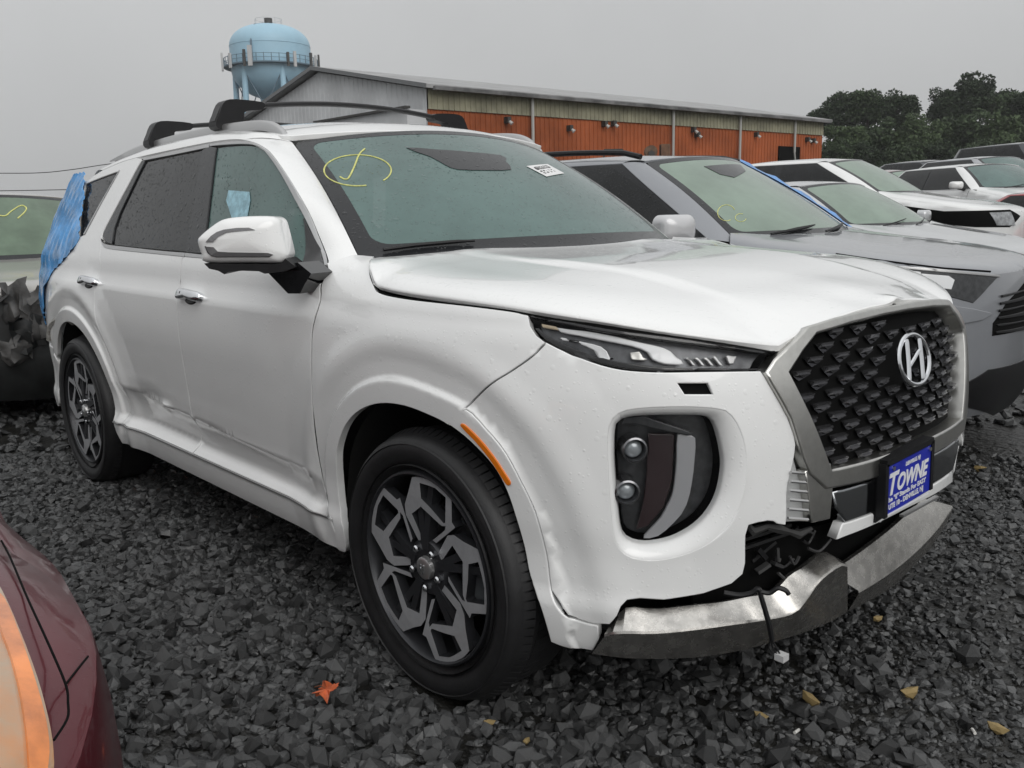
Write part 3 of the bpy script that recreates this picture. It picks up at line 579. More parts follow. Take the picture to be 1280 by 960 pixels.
# ================================================================== car body toolkit
class Body:
    """lower body as one wrapped surface (s along the plan outline from the nose, z up), near side y<0"""
    def __init__(b, W, xf, xr, x0, xr0, n=3.0, m=2.75, rn=3.0, rm=2.5, D=None, M_=None, zr=(.14, 1.72)):
        b.W, b.xf, b.xr, b.x0, b.xr0, b.n, b.m, b.rn, b.rm, b.D = W, xf, xr, x0, xr0, n, m, rn, rm, D
        ph = np.linspace(0, math.pi/2, 3000); zr_ = .8; wv = float(W(x0, zr_)); l = float(xf(zr_))-x0
        X = l*np.cos(ph)**(2/m); Y = wv*np.sin(ph)**(2/n); b.fs = np.r_[0, np.cumsum(np.hypot(np.diff(X), np.diff(Y)))]; b.fp = ph; b.sF = b.fs[-1]
        l2 = xr0-float(xr(zr_)); w2 = float(W(xr0, zr_)); X = l2*np.sin(ph)**(2/rm); Y = w2*np.cos(ph)**(2/rn)
        b.rs = np.r_[0, np.cumsum(np.hypot(np.diff(X), np.diff(Y)))]; b.L = x0-xr0; b.sT = b.sF+b.L+b.rs[-1]
        b.S = Surf(b.P, (-b.sT, b.sT), zr, M_)
    def sx(b, x): return b.sF+b.x0-x
    def P(b, s, z):
        s = np.asarray(s, float); z = np.asarray(z, float); sg = np.where(s < 0, 1.0, -1.0); a = np.abs(s)
        f = np.interp(a, b.fs, b.fp); A = np.sin(f)**(2/b.n); X = np.cos(f)**(2/b.m)
        w0 = b.W(np.full_like(z, b.x0), z); l = b.xf(z)-b.x0
        fx = b.x0+l*X; fy = w0*A; nx = b.m*X**(b.m-1)/l; ny = b.n*A**(b.n-1)/w0
        xs = b.x0-(a-b.sF); sy = b.W(np.clip(xs, b.xr0, b.x0), z)
        r = np.interp(a-b.sF-b.L, b.rs, b.fp); RX = np.sin(r)**(2/b.rm); RA = np.cos(r)**(2/b.rn); w2 = b.W(np.full_like(z, b.xr0), z); l2 = b.xr0-b.xr(z)
        rx = b.xr0-l2*RX; ry = w2*RA; rnx = -b.rm*RX**(b.rm-1)/l2; rny = b.rn*RA**(b.rn-1)/w2
        fr = a < b.sF; rr = a > b.sF+b.L
        x = np.where(fr, fx, np.where(rr, rx, xs)); y = np.where(fr, fy, np.where(rr, ry, sy))
        gx = np.where(fr, nx, np.where(rr, rnx, 0)); gy = np.where(fr, ny, np.where(rr, rny, 1)); q = np.maximum(np.hypot(gx, gy), 1e-9)
        if b.D is not None:
            d = b.D(x, y, z); x = x+d*gx/q; y = y+d*gy/q
        return np.stack([x, sg*y, z], -1)
def mirror(o, parent=None):
    c = o.copy(); COL.objects.link(c); c.scale = (o.scale[0], -o.scale[1], o.scale[2]); c.parent = parent or o.parent
    l = c.location; c.location = (l[0], -l[1], l[2])
    if 'label' in c: del c['label']
    for ch in list(o.children):
        d = ch.copy(); COL.objects.link(d); d.parent = c
    return c
# ------------------------------------------------------------------ the white SUV
SUV = empty('damaged_suv', (0, 0, 0), 0, 'white SUV with crumpled front bumper, patterned chrome-framed grille and black roof crossbars', 'SUV')
WZ = hermite([.14, .22, .30, .387, .44, .50, .60, .75, .90, 1.01, 1.075, 1.14, 1.20, 1.30, 1.45, 1.60, 1.68, 1.72],
             [.88, .90, .928, .938, .924, .922, .933, .947, .957, .953, .933, .926, .907, .868, .808, .742, .700, .66])
WFZ = hermite([.14, 1.0, 1.06, 1.10, 1.14, 1.17, 1.195, 1.215, 1.8], [.952, .950, .938, .920, .888, .848, .800, .745, .3])
zcr = hermite([-2.7, -2.4, -1.6, -1.0, -.45], [.60, .574, .535, .51, .49])
def suvW(x, z):
    x = np.asarray(x, float); z = np.asarray(z, float); w = WZ(z); kf = sstep(x, -.80, -.48); w = np.where(z > 1.0, w*(1-kf)+np.minimum(w, WFZ(z))*kf, w); zc = zcr(x)
    # undercut below the door crease and the bright sill ledge under it
    k = sstep(x, -2.50, -2.20)*(1-sstep(x, -.62, -.50)); zl = .432
    u = np.where(z >= zc, .004*np.clip(1-(z-zc)/.10, 0, 1), np.where(z > zl, .004-.026*(1+.8*sstep(-x, 1.2, 2.0))*np.clip((zc-z)/(zc-zl), 0, 1)**.65, np.where(z > .388, -.022-.021*sstep(-x, 1.2, 2.0)+(.027+.021*sstep(-x, 1.2, 2.0))*(zl-z)/(zl-.388), .003)))
    dent = -.011*np.exp(-(((x+2.05)/.16)**2+((z-.575)/.030)**2)) + .012*np.exp(-(((x+1.85)/.05)**2+((z-.545)/.018)**2))
    pl = 1-.004*sstep(x, -.7, .1)-.016*sstep(-x, 2.9, 3.6)
    return (w+k*u+dent)*pl
FLR = hermite([0, .004, .012, .018, .05, .10, .17, .27], [.026, .0248, .0155, .0130, .0135, .0200, .009, 0])
def _lut(polys):
    """flare height over the side plane: a lip inside the crease line, a soft hollow and swell outside it"""
    gx = np.arange(-3.75, .85, .006); gz = np.arange(.14, 1.2, .006); XX, ZZ = np.meshgrid(gx, gz, indexing='ij'); P = np.stack([XX.ravel(), ZZ.ravel()], -1); H = np.zeros(len(P))
    for q in polys:
        k = (np.abs(P[:, 0]-q[:, 0].mean()) < .95); d = segdist(P[k], q, False); ins = pip(P[k], np.vstack([q, [[q[-1, 0], -1], [q[0, 0], -1]]]))
        h = np.where(ins, .026, FLR(d)); H[k] = np.maximum(H[k], h)
    H = H.reshape(XX.shape)*np.clip((ZZ-.18)/.1, 0, 1); return gx, gz, H
def lut_eval(L, x, z):
    gx, gz, H = L; i = np.clip((x-gx[0])/.006, 0, len(gx)-1.001); j = np.clip((z-gz[0])/.006, 0, len(gz)-1.001); a = i.astype(int); b = j.astype(int); u = i-a; v = j-b
    return H[a, b]*(1-u)*(1-v)+H[a+1, b]*u*(1-v)+H[a, b+1]*(1-u)*v+H[a+1, b+1]*u*v
ARCH = None
def suvD(x, y, z):
    if ARCH is None: return .022*((np.hypot(x, z-.375) < .62) | (np.hypot(x+2.9, z-.375) < .62))
    return lut_eval(ARCH, x, z)*sstep(y, .45, .66)
def X3(uv, S=None): S = S or SS; uv = np.atleast_2d(uv); return S.fn(uv[:, 0], uv[:, 1])
SXF = hermite([.14, .25, .36, .45, .60, .75, .90, 1.05, 1.2, 1.8], [.70, .80, .855, .875, .882, .875, .855, .805, .74, .5])
SXR = hermite([.14, .3, .6, .95, 1.1, 1.3, 1.6, 1.72], [-3.9, -4.03, -4.08, -4.06, -4.0, -3.86, -3.50, -3.3])
_tmp = Body(suvW, SXF, SXR, .10, -3.25, n=2.6, m=2.4, D=suvD)
_q = X3(_tmp.S.trace(cr([(414, 660), (409, 615), (407, 575), (411, 543), (420, 516), (435, 496), (455, 482), (480, 476), (507, 480), (540, 492), (581, 511), (607, 537), (630, 565), (650, 602), (668, 640), (684, 690), (694, 740), (705, 785)], 3), 'lipline'), _tmp.S)[:, [0, 2]]
for _ in range(2): _q[1:-1] = (_q[:-2]+2*_q[1:-1]+_q[2:])/4
_r = np.array([(-2.9+.512*math.cos(a), .375+.512*math.sin(a)) for a in np.radians(np.linspace(-10, 190, 70))])
ARCH = _lut([_q, _r])
SB = Body(suvW, SXF, SXR, .10, -3.25, n=2.6, m=2.4, D=suvD)
SS = SB.S; T = lambda p, q='': SS.trace(p, q)
def X3(uv, S=None): S = S or SS; uv = np.atleast_2d(uv); return S.fn(uv[:, 0], uv[:, 1])
# --- traced outlines of the near side and nose
hood_edge = T(cr([(470, 361), (484, 367), (520, 373), (585, 380), (640, 387), (660, 391.5), (720, 402), (800, 413), (880, 423), (940, 431), (972, 435)], 4), 'hood')
hood_front = T([(975, 435), (1007, 406), (1030, 399), (1060, 391), (1090, 384), (1117, 377)], 'hoodfront')
arch_f = T(cr([(432, 682), (424, 630), (420, 580), (422, 556), (432, 530), (450, 512), (475, 504), (505, 507), (537, 519), (560, 531), (587, 552), (615, 582), (632, 612), (645, 650), (655, 685), (662, 720), (677, 765), (688, 803)], 4), 'arch')
lip = T(cr([(560, 531), (581, 511), (607, 537), (630, 565), (650, 602), (668, 640), (682, 692), (686, 722), (690, 745), (700, 765), (720, 776), (757, 786)], 3), 'lip')
seam = T(cr([(581, 511), (612, 481), (640, 463), (664, 446), (682, 428)], 4), 'seam')
door_f = T(cr([(410, 340), (401, 355), (400, 375), (391, 407), (389, 440), (390, 500), (396, 560), (406, 612), (417, 660)], 3), 'doorf')
i560 = int(np.argmin(((arch_f-T([(560, 531)])[0])**2).sum(1)))
G0 = .0025   # half of a panel gap
base_pillar = T([(442, 318)])[0]; cowl = T([(467, 320)])[0]
d_top = door_f[0]; d_bot = np.array([door_f[-1][0], .39])
# fender
def para(q, d): return resamp(offs2(np.vstack([q, [[q[-1, 0], -1], [q[0, 0], -1]]]), -d)[:len(q)], .010, False)
def s_of(q):     # side-plane (x,z) to surface (s,z)
    q = np.asarray(q); lo = np.full(len(q), .3); hi = np.full(len(q), 4.9)
    for _ in range(36):
        m_ = (lo+hi)/2; k = SB.P(m_, q[:, 1])[:, 0] > q[:, 0]; lo = np.where(k, m_, lo); hi = np.where(k, hi, m_)
    return np.stack([lo, q[:, 1]], -1)
arc_feat = s_of(np.vstack([para(_q, d) for d in (-.006, 0, .004, .008, .012, .016, .022, .05, .09)]))
hl_o = T([(659, 393), (664, 408), (672, 420), (682, 428)], 'hlo')
fender_ol = np.vstack([T([(408.5, 329)]), [base_pillar], [cowl], hood_edge[:1]+[.002, -.003], hood_edge[1:21]+[0, -.005], hl_o[1:3]+[.004, 0], seam[::-1]+[.0035, 0], arch_f[:i560+1][::-1], [[arch_f[0][0]+.01, .30]], [[d_bot[0]-.004, .305]], door_f[::-1]+[-.0045, 0]])
M_f = panel('front_fender', SS, fender_ol, M['white'], SUV, g=.02, out=-1, feat=arc_feat, thick=.025, bev=.0015)
# arch trim with the amber marker (torn away from the bumper at its lower end)
lip_ol = np.vstack([lip[:-1], T([(748, 800), (741, 814), (720, 812), (700, 808)]), arch_f[i560:][::-1]])
M_l = panel('arch_trim', SS, lip_ol, M['white'], SUV, g=.012, out=-1, thick=.03, bev=.004)
mk_ol = T(cr([(577, 533), (581, 530), (600, 548), (618, 570), (630, 588), (639, 603), (634, 606), (624, 591), (612, 573), (594, 551)], 3, True), 'marker')
lab(panel('side_marker', SS, mk_ol, M['amber'], SUV, g=.01, out=-1, off=.005, thick=.01), 'amber reflector strip on the wheel arch')
# bumper
hl_b = T(cr([(682, 428), (715, 444), (765, 460.5), (815, 465.5), (880, 465), (951, 464)], 4), 'hlb')
bump_r = T([(955, 469), (962, 481), (975, 503), (985, 522), (993, 545), (995, 556), (993, 580), (988, 610), (981, 656), (970, 654), (966, 651), (958, 650), (945, 652), (934, 655), (931, 668), (932, 690), (932, 705), (929, 718), (915, 730), (880, 742), (830, 750), (800, 748), (784, 750), (776, 758), (771, 770), (762, 781)], 'bump')
gap = T([(741, 780), (724, 775), (711, 769), (704, 760), (699, 752)], 'gap')
bump_ol = np.vstack([hl_b, bump_r, gap, lip[:24][::-1]+[-.002, .0], seam[1:-1]+[-.0035, 0]])
lampo = cr([(774, 517), (800, 511), (850, 509), (893, 511), (913, 518), (928, 545), (934, 580), (931, 615), (917, 648), (894, 674), (862, 691), (825, 700), (797, 699), (779, 691), (768, 672), (763, 630), (760, 575), (761, 535)], 3, True)
lampi = cr([(776, 527), (807, 522), (870, 521), (892, 524), (901, 535), (908, 560), (911, 587), (905, 620), (892, 645), (870, 667), (840, 682), (807, 687), (785, 682), (776, 668), (771, 630), (767, 580), (768, 540)], 3, True)
slot = T([(847, 479), (885, 479), (892, 493), (856, 493)])
lampo = resn(np.vstack([lampo, lampo[:1]]), 61)[:-1]; lampi = resn(np.vstack([lampi, lampi[:1]]), 61)[:-1]
lo_uv = T(lampo); li_uv = T(lampi)
def bump_disp(uv, p):
    c = T_dent; d = (uv-c)/np.array([.075, .06]); q = np.exp(-(d**2).sum(1)); r = np.exp(-(((uv-c-[.02, -.09])/[.10, .035])**2).sum(1))
    return -.020*q+.010*r+.0018*np.sin(uv[:, 0]*31+uv[:, 1]*23)*np.exp(-(((uv-c)/.2)**2).sum(1))
T_dent = T([(958, 606)])[0]
BUMP = panel('front_bumper', SS, bump_ol, M['white'], SUV, holes=[lo_uv, slot], g=.018, out=-1, feat=None, disp=bump_disp, thick=.012)
panel('washer_slot', SS, offs2(slot, -.002), M['void'], SUV, g=.02, out=-1, off=-.012, thick=.004)
# lamp bezel: from the bumper hole down to the lens
n_ = len(lo_uv); N1 = -SS.normal(lo_uv); N2 = -SS.normal(li_uv)
lo3 = X3(lo_uv)+N1*.0; rings = [lo3-N1*.002]
for t, dp in ((.25, .004), (.6, .012), (.92, .022), (1.0, .030)): rings.append((lo3*(1-t)+X3(li_uv)*t)-(N1*(1-t)+N2*t)*dp)
rings.append(X3(li_uv)-N2*.05)
MB().grid(np.array([np.vstack([r, r[:1]]) for r in rings])).build('lamp_bezel', M['white'], SUV, True, 60)
LAMP = panel('corner_lamp', SS, offs2(li_uv, .002), M['lampdark'], SUV, g=.02, out=-1, off=-.085, thick=.004)
LAMP.name = 'corner_lamp'
def lamp_piece(name, px, m, off, parent, thick=.01, g=.012): return panel(name, SS, T(px), m, parent, g=g, out=-1, off=off, thick=thick)
lamp_piece('light_guide', cr([(853, 549), (866, 550), (877, 553), (876, 580), (872, 610), (864, 640), (848, 663), (826, 681), (806, 684), (812, 676), (830, 657), (842, 635), (848, 610), (851, 580)], 2, True), mat('smoked_guide', (.36, .365, .38), .25, .1), -.045, LAMP, .012)
lamp_piece('inner_trim', [(780, 526), (806, 524), (872, 545), (866, 549), (800, 536), (776, 534)], M['lampdark'], -.038, LAMP, .02)
lamp_piece('inner_panel', [(812, 550), (850, 550), (846, 610), (836, 645), (812, 672), (796, 676), (806, 640), (812, 600)], mat('lamp_maroon_tint', (.03, .018, .02), .15, coat=.5), -.06, LAMP, .01)
for (cx, cy) in ((797, 566), (787, 620)):
    uv = T([(cx, cy)]); c = X3(uv)[0]; nn = -SS.normal(uv)[0]; nn = nrm(nn+np.array([.35, 0, 0])); c = c-nn*.045
    ey = nrm(np.array([0, 0, 1])-nn*nn[2]); ex = np.cross(ey, nn); a = np.linspace(0, 2*math.pi, 24, endpoint=False)
    R = .030
    o = MB(); o.grid(np.array([[c+(ex*math.cos(t)+ey*math.sin(t))*r+nn*h for t in np.r_[a, a[0]]] for r, h in ((R, -.03), (R, .022), (R*.86, .024), (R*.8, .0), (R*.72, -.005))])).build('projector_ring', mat('smoked_chrome', (.22, .22, .23), .2, .9), LAMP)
    pillow('projector_lens', np.stack([np.cos(a), np.sin(a)], -1)*R*.74, (c, ex, ey, nn), .016, .01, mat('projector_glass', (.35, .38, .4), .05, .3, coat=1), LAMP)
panel('lamp_lens', SS, li_uv, M['lens'], LAMP, g=.02, out=-1, off=-.027, thick=.003)
# slim upper headlight
hl_px = cr([(660, 393), (700, 400), (760, 410), (820, 418), (890, 427), (965, 436)], 3).tolist()+[(958, 448), (951, 462)]+cr([(951, 462), (880, 463), (815, 463.5), (765, 458), (715, 442), (682, 425), (667, 409)], 3)[1:].tolist()
hl_uv = T(hl_px, 'hl')
HL = panel('headlight', SS, offs2(hl_uv, .002), mat('headlight_grey', (.17, .175, .185), .3, .3, var=.2, vscale=40), SUV, g=.02, out=-1, off=-.045, thick=.004)
def hp(name, px, m, off=-.02, th=.012): return panel(name, SS, T(px), m, HL, g=.012, out=-1, off=off, thick=th)
hp('light_guide', cr([(694, 405), (727, 409), (760, 416), (802, 426), (832, 433), (848, 443), (858, 454), (842, 455), (825, 452), (810, 439), (790, 431), (740, 421), (697, 412)], 2, True), M['lampwhite'])
hp('turn_signal', [(670, 399), (692, 403), (694, 410), (674, 407)], mat('pale_amber_lens', (.6, .5, .36), .3), -.018)
hp('light_guide', cr([(698, 420), (727, 426), (750, 432), (762, 444), (766, 448), (750, 446), (740, 437), (718, 427), (699, 424)], 2, True), M['lampwhite'])
hp('reflector', [(788, 440), (800, 438), (811, 448), (806, 451), (792, 450)], M['chrome'], -.022)
for k in range(4): hp('lamp_fin', [(862+k*12, 443), (866+k*12, 442), (876+k*12, 455), (871+k*12, 455)], M['silver'], -.03, .01)
hp('lamp_fin', [(916, 441), (930, 442), (926, 453), (920, 453)], M['silver'], -.03, .01)
hp('black_border', hl_px[:12]+[(960, 440), (880, 431), (760, 415), (668, 397)], M['gloss'], -.006, .006)
lowb = cr([(951, 462), (880, 463), (815, 463.5), (765, 458), (715, 442), (682, 425), (667, 409)], 3)
hp('black_border', lowb.tolist()+[(672, 409), (686, 421), (717, 436), (766, 451), (815, 458), (880, 460), (951, 460)], M['gloss'], -.006, .006)
panel('lens', SS, hl_uv, M['lens'], HL, g=.02, out=-1, off=-.004, thick=.003)
# ---------------- hood
he = X3(hood_edge)
for _ in range(3): he[1:-1] = (he[:-2]+2*he[1:-1]+he[2:])/4
hf = X3(hood_front); hf = hf[hf[:, 1] < -.02]
near = np.vstack([he, hf, [[hf[-1, 0]+.012, 0.0, hf[-1, 2]+.004]]])
bnd = np.vstack([near, (near*[1, -1, 1])[::-1][1:]])
side_edge = near[:len(he)+2, :2]; SE = np.vstack([side_edge])
zeP = np.polyfit(he[:, 0], he[:, 2], 3); fpts = near[len(he):]; zfP = np.polyfit(np.r_[fpts[:, 1], -fpts[:, 1]]**2, np.r_[fpts[:, 2], fpts[:, 2]], 1); xfP = np.polyfit(np.r_[fpts[:, 1], -fpts[:, 1]]**2, np.r_[fpts[:, 0], fpts[:, 0]], 1)
FE = np.vstack([near[len(he):], (near[len(he):]*[1, -1, 1])[::-1]])[:, :2]
def hoodz(x, y):
    x = np.asarray(x, float); y = np.asarray(y, float); P = np.stack([x, -np.abs(y)], -1)
    d = segdist(P, SE, False); df = segdist(P, FE, False); zb = np.polyval(zeP, np.clip(x, he[0, 0]-.12, he[-1, 0]+.1)); yf = np.minimum(np.abs(y), abs(he[-1, 1]))**2; wf = np.clip(1-df/.32, 0, 1)**2; zb = zb+(np.polyval(zfP, yf)-np.polyval(zeP, np.clip(np.polyval(xfP, yf), -9, he[-1, 0]+.1)))*wf
    t = np.clip(d/.21, 0, 1); h = np.interp(x, [-.5, -.2, .2, .6, .85], [.066, .062, .050, .036, .034]); k = np.clip(df/.22, 0, 1); k = 1-(1-k)**2
    z = zb+k*(h*np.sqrt(np.maximum(0, 1-(1-t)**2))+.012*sstep(d, .15, .5))
    yc = np.interp(x, [-.3, .8], [.50, .40]); z = z+.010*k*(1-sstep(np.abs(y), yc-.03, yc+.03))*np.interp(x, [-.3, 0, .7, .8], [.3, 1, .7, 0])
    z = z+.012*np.exp(-(((x-.80)/.03)**2+((y-.02)/.035)**2))-.006*np.exp(-(((x-.74)/.06)**2+((y+.10)/.07)**2))
    return z
HS = Surf(lambda u, v: np.stack([u, v, hoodz(u, v)], -1), (-.45, .9), (-.97, .97))
cw = X3(cowl[None])[0]
rear_edge = cr([(he[0, 0]-.002, he[0, 1]), ((he[0, 0]+cw[0])/2-.01, (he[0, 1]+cw[1])/2-.01), (cw[0], cw[1]), (cw[0]+.012, cw[1]+.10), (-.385, -.45), (-.335, -.2), (-.32, 0)], 4)
hood_ol = np.vstack([he[:, :2]*[1, 1]+[0, .003], hf[:, :2], [[hf[-1, 0]+.012, 0]]])
hood_half = np.vstack([rear_edge[::-1][:-1], hood_ol])
hood_full = np.vstack([hood_half, (hood_half*[1, -1])[::-1][1:-1]])
panel('hood', HS, hood_full, M['white'], SUV, g=.03, out=1, thick=.02, bev=.004, step=.02)
# dark tube standing in for the shade of the gap under the hood line
gp = resn(X3(hood_edge), 40); nn = -SS.normal(np.array([hood_edge[min(int(i*len(hood_edge)/40), len(hood_edge)-1)] for i in range(40)]))
MB().tube(gp-nn*.02+[0, 0, -.004], .012, 6).build('hood_gap_shade', M['void'], SUV)
# ---------------- windscreen
def wsfn(v, t):
    v = np.asarray(v, float); t = np.asarray(t, float); q = 1-v*v
    y = v*(.768+(.632-.768)*t); x = (-.552+.21*q)*(1-t)+(-1.168+.13*q)*t; z = (1.200+.012*q)*(1-t)+(1.587+.055*q)*t
    bl = .022*np.sin(np.pi*np.clip(t, 0, 1)); return np.stack([x+bl*.45, y, z+bl*.9], -1)
WSF = Surf(wsfn, (-1, 1), (-.12, 1.02), du=.05, dv=.05)
rr = lambda a, b, c, d, r: np.vstack([[(c+(r if sx < 0 else -r)*0+(-1 if sx < 0 else 1)*0, 0)] for sx in ()]) if False else None
def rrect(x0, y0, x1, y1, rx, ry, n=5):
    o = []
    for cx, cy, a0 in ((x1-rx, y0+ry, -90), (x1-rx, y1-ry, 0), (x0+rx, y1-ry, 90), (x0+rx, y0+ry, 180)):
        for k in range(n+1):
            a = math.radians(a0+90*k/n); o.append((cx+rx*math.cos(a), cy+ry*math.sin(a)))
    return np.array(o)
ws_out = rrect(-1, -.10, 1, 1, .05, .06); ws_in = rrect(-.925, .055, .925, .955, .07, .07)
panel('windscreen_border', WSF, ws_out, M['frit'], SUV, holes=[ws_in], g=.05, out=1, thick=.008, bev=.002)
WS = panel('windscreen', WSF, ws_in, M['fogglass'], SUV, g=.05, out=1, thick=.004, bev=.001, off=-.001)
sens = WSF.trace(cr([(508, 185), (545, 187), (625, 194), (632, 202), (639, 212), (610, 213), (572, 212), (556, 206), (538, 196)], 2, True), 'sens')
panel('sensor_shade', WSF, sens, M['frit'], WS, g=.05, out=1, off=.0015, thick=.002, bev=.0005)
chalk = mat('yellow_chalk', (.62, .62, .22), .8, var=.25, vscale=60)
def mark(px, r=.0028): 
    P = WSF.fn(*WSF.trace(px, 'mark').T); return MB().tube(P, r, 5).build('chalk_mark', chalk, WS)
aa = np.linspace(math.radians(-40), math.radians(285), 40)
lab(mark([(447+42*math.cos(a), 213-19.5*math.sin(a)) for a in aa]), 'yellow chalk ring on the windscreen')
lab(mark(cr([(425, 221), (431, 224), (436, 222), (443, 208), (449, 193), (456, 186)], 4), .0034), 'yellow chalk tick on the windscreen')
stk = WSF.trace([(658, 208), (684, 205.5), (705, 217), (683, 221)], 'stk')
STK = panel('lot_sticker', WSF, stk, mat('sticker_white', (.72, .72, .72), .6), WS, g=.05, out=1, off=.002, thick=.001, bev=.0005)
# wiper along the base
wp = WSF.trace([(478, 317), (520, 311), (570, 306.5), (592, 305.5)], 'wiper')
MB().tube(WSF.fn(*wp.T)+[.006, 0, .012], [.006, .008, .007, .004], 6).build('wiper', M['black'], SUV)
for v0 in (.05,):
    P = np.array([wsfn(np.array([v]), np.array([t]))[0] for v, t in ((-.15, -.09), (.3, -.085), (.75, -.07))])
    MB().tube(P+[.006, 0, .014], [.008, .007, .004], 6).build('wiper', M['black'], SUV)
# ---------------- roof, pillars, rails
RZ = hermite([-3.6, -3.3, -2.8, -2.2, -1.7, -1.3, -1.0], [1.56, 1.615, 1.675, 1.718, 1.720, 1.690, 1.630])
def roofz(x, y): return RZ(x)-.062*(np.abs(y)/.66)**2.2
RS = Surf(lambda u, v: np.stack([u, v, roofz(np.asarray(u), np.asarray(v))], -1), (-3.6, -.9), (-.75, .75))
vv = np.linspace(-1, 1, 25); tp = wsfn(vv, np.full(25, 1.006))
ro = np.vstack([tp[:, :2], [(x, .655+.012*math.sin((x+1.168)/-2.3*math.pi)) for x in np.linspace(-1.2, -3.3, 22)], [(-3.46, .5), (-3.50, .2), (-3.50, -.2), (-3.46, -.5)], [(x, -.655-.012*math.sin((x+1.168)/-2.3*math.pi)) for x in np.linspace(-3.3, -1.2, 22)]])
panel('roof', RS, ro, M['white'], SUV, g=.05, out=1, thick=.02, step=.04)
fr_out = T(cr([(411, 334), (410, 322), (398, 292), (385, 262), (360, 220), (340, 192), (331, 184.5), (320, 178.5), (305, 174.5)], 4), 'frame')
fr_top = T(cr([(305, 174.5), (290, 174), (262, 177.5), (215, 187), (170, 197), (150, 203), (128, 212.5)], 4), 'frametop')
tt = np.linspace(-.10, 1.0, 24)
ws_edge = wsfn(np.full(24, -1.004), tt)
fo = X3(fr_out); ft = X3(fr_top)
def strip(name, A, B, n, bulge, m, parent, rows=6, inn=.012):
    A, B = resn(A, n), resn(B, n); G = []
    d = B-A; tg = np.gradient((A+B)/2, axis=0); nn = np.cross(d, tg); nn /= np.linalg.norm(nn, axis=1)[:, None]
    if (nn[n//2]@np.array([0, -.6, .8])) < 0: nn = -nn
    G.append(A-nn*inn)
    for t in np.linspace(0, 1, rows): G.append(A*(1-t)+B*t+nn*(bulge*(4*t*(1-t))**.8))
    G.append(B-nn*inn)
    return MB().grid(np.array(G)).build(name, m, parent, True, 60)
i_end = -1
AP = strip('windscreen_pillar', ws_edge, fo, 26, .010, M['white'], SUV)
redge = np.array([(x, -.655-.012*math.sin((x+1.168)/-2.3*math.pi), 0) for x in np.linspace(-1.168, -3.3, 30)]); redge[:, 2] = roofz(redge[:, 0], redge[:, 1]); redge[0] = ws_edge[-1]
CR_ = strip('roof_side', redge, ft, 34, .012, M['white'], SUV)
rail_p = cr([at_y(364, 177, -.632), at_y(356, 165, -.632), at_y(346, 156, -.632), at_y(331, 151.5, -.632), at_y(305, 153, -.63), at_y(266, 159, -.63), at_y(207, 173, -.63), at_y(165, 187, -.63), at_y(140, 199, -.625)], 5)
def rail(P):
    o = MB(); G = []
    for i, p in enumerate(P):
        k = min(1, i/6, (len(P)-1-i)/6)*.8+.2; w_ = .013; h_ = .013*k
        G.append([p+np.array([0, a*w_, b*h_-.010]) for a, b in ((-1, -2.0), (-1, .4), (-.5, 1), (.5, 1), (1, .4), (1, -2.0))])
    return o.grid(np.array(G)).build('roof_rail', M['silver'], SUV, True, 50)
RL = rail(rail_p)
# crossbars of the roof rack
def crossbar(x, zt, zf):
    e = MB(); a = np.linspace(0, 2*math.pi, 14, endpoint=False)
    ys = np.linspace(-.50, .50, 22); G = []
    for y in ys:
        zc_ = zt-.016+.034*(1-(y/.50)**2); G.append([(x+.026*math.cos(t), y, zc_+.011*math.sin(t)) for t in np.r_[a, a[0]]])
    bar = e.grid(np.array(G)).build('crossbar', M['black'], SUV)
    for sgn in (-1, 1):
        # angled foot seen from the front: tall block with a leaning outer face, arm reaching inwards
        O = cr([(-0.6600, zf-.012), (-0.6670, zf+.012), (-0.6500, zt-.055), (-0.6300, zt-.014), (-0.6000, zt+.004), (-0.5350, zt+.006), (-0.4600, zt+.002), (-0.4450, zt-.010), (-0.4600, zt-.030), (-0.5150, zt-.036), (-0.5400, zt-.045), (-0.5450, zf+.02), (-0.5650, zf-.008), (-0.6150, zf-.02)], 2, True)
        P2 = [(p[0]*-sgn, p[1]) for p in O]
        f = MB().poly(P2, -.036, .036, ((x, 0, 0), (0, 1, 0), (0, 0, 1), (1, 0, 0))).build('foot', M['black'], bar, True, 30)
        cvr = [(-0.6675, zf+.018), (-0.6535, zt-.055), (-0.6355, zt-.022), (-0.6315, zt-.022), (-0.6495, zt-.055), (-0.6635, zf+.018)]
        MB().poly([(p[0]*-sgn, p[1]) for p in cvr], -.024, .024, ((x, 0, 0), (0, 1, 0), (0, 0, 1), (1, 0, 0))).build('end_cover', mat('grey_plastic', (.035, .036, .038), .5), bar, False)
    return bar
crossbar(-1.76, 1.792, 1.690); crossbar(-2.50, 1.768, 1.665)
# ---------------- side glass and doors
Gf = cr([(270, 184), (285, 182), (310, 181), (325, 185), (335, 195), (350, 217), (366, 246), (380, 272), (392, 296), (402, 319)], 3).tolist()+[(405, 331), (378, 328.5), (300, 322), (254, 317), (258, 285), (264, 235)]
Gr = [(181, 202), (215, 194.5), (252, 187), (243, 240), (230, 313.5), (200, 311.5), (160, 307.5), (140, 305), (143, 285), (150, 266), (160, 245)]
BP = [(231, 315), (243.5, 240), (252.5, 187), (261, 182), (270, 184), (263.5, 235), (257.5, 285), (253.5, 317)]
RM = [(127.5, 296), (129, 290), (136, 277), (160, 232), (177, 200), (181, 201), (159, 246), (149.5, 266), (142.5, 285), (139.5, 305), (133, 303)]
gf = T(Gf, 'gf'); gr = T(Gr, 'gr')
W1 = panel('front_side_window', SS, gf, M['fogglass'], SUV, g=.03, out=-1, off=-.008, thick=.004, bev=.001)
panel('rear_side_window', SS, gr, M['darkglass'], SUV, g=.03, out=-1, off=-.008, thick=.004, bev=.001)
panel('door_pillar', SS, T(BP), M['frit'], SUV, g=.03, out=-1, off=-.001, thick=.01)
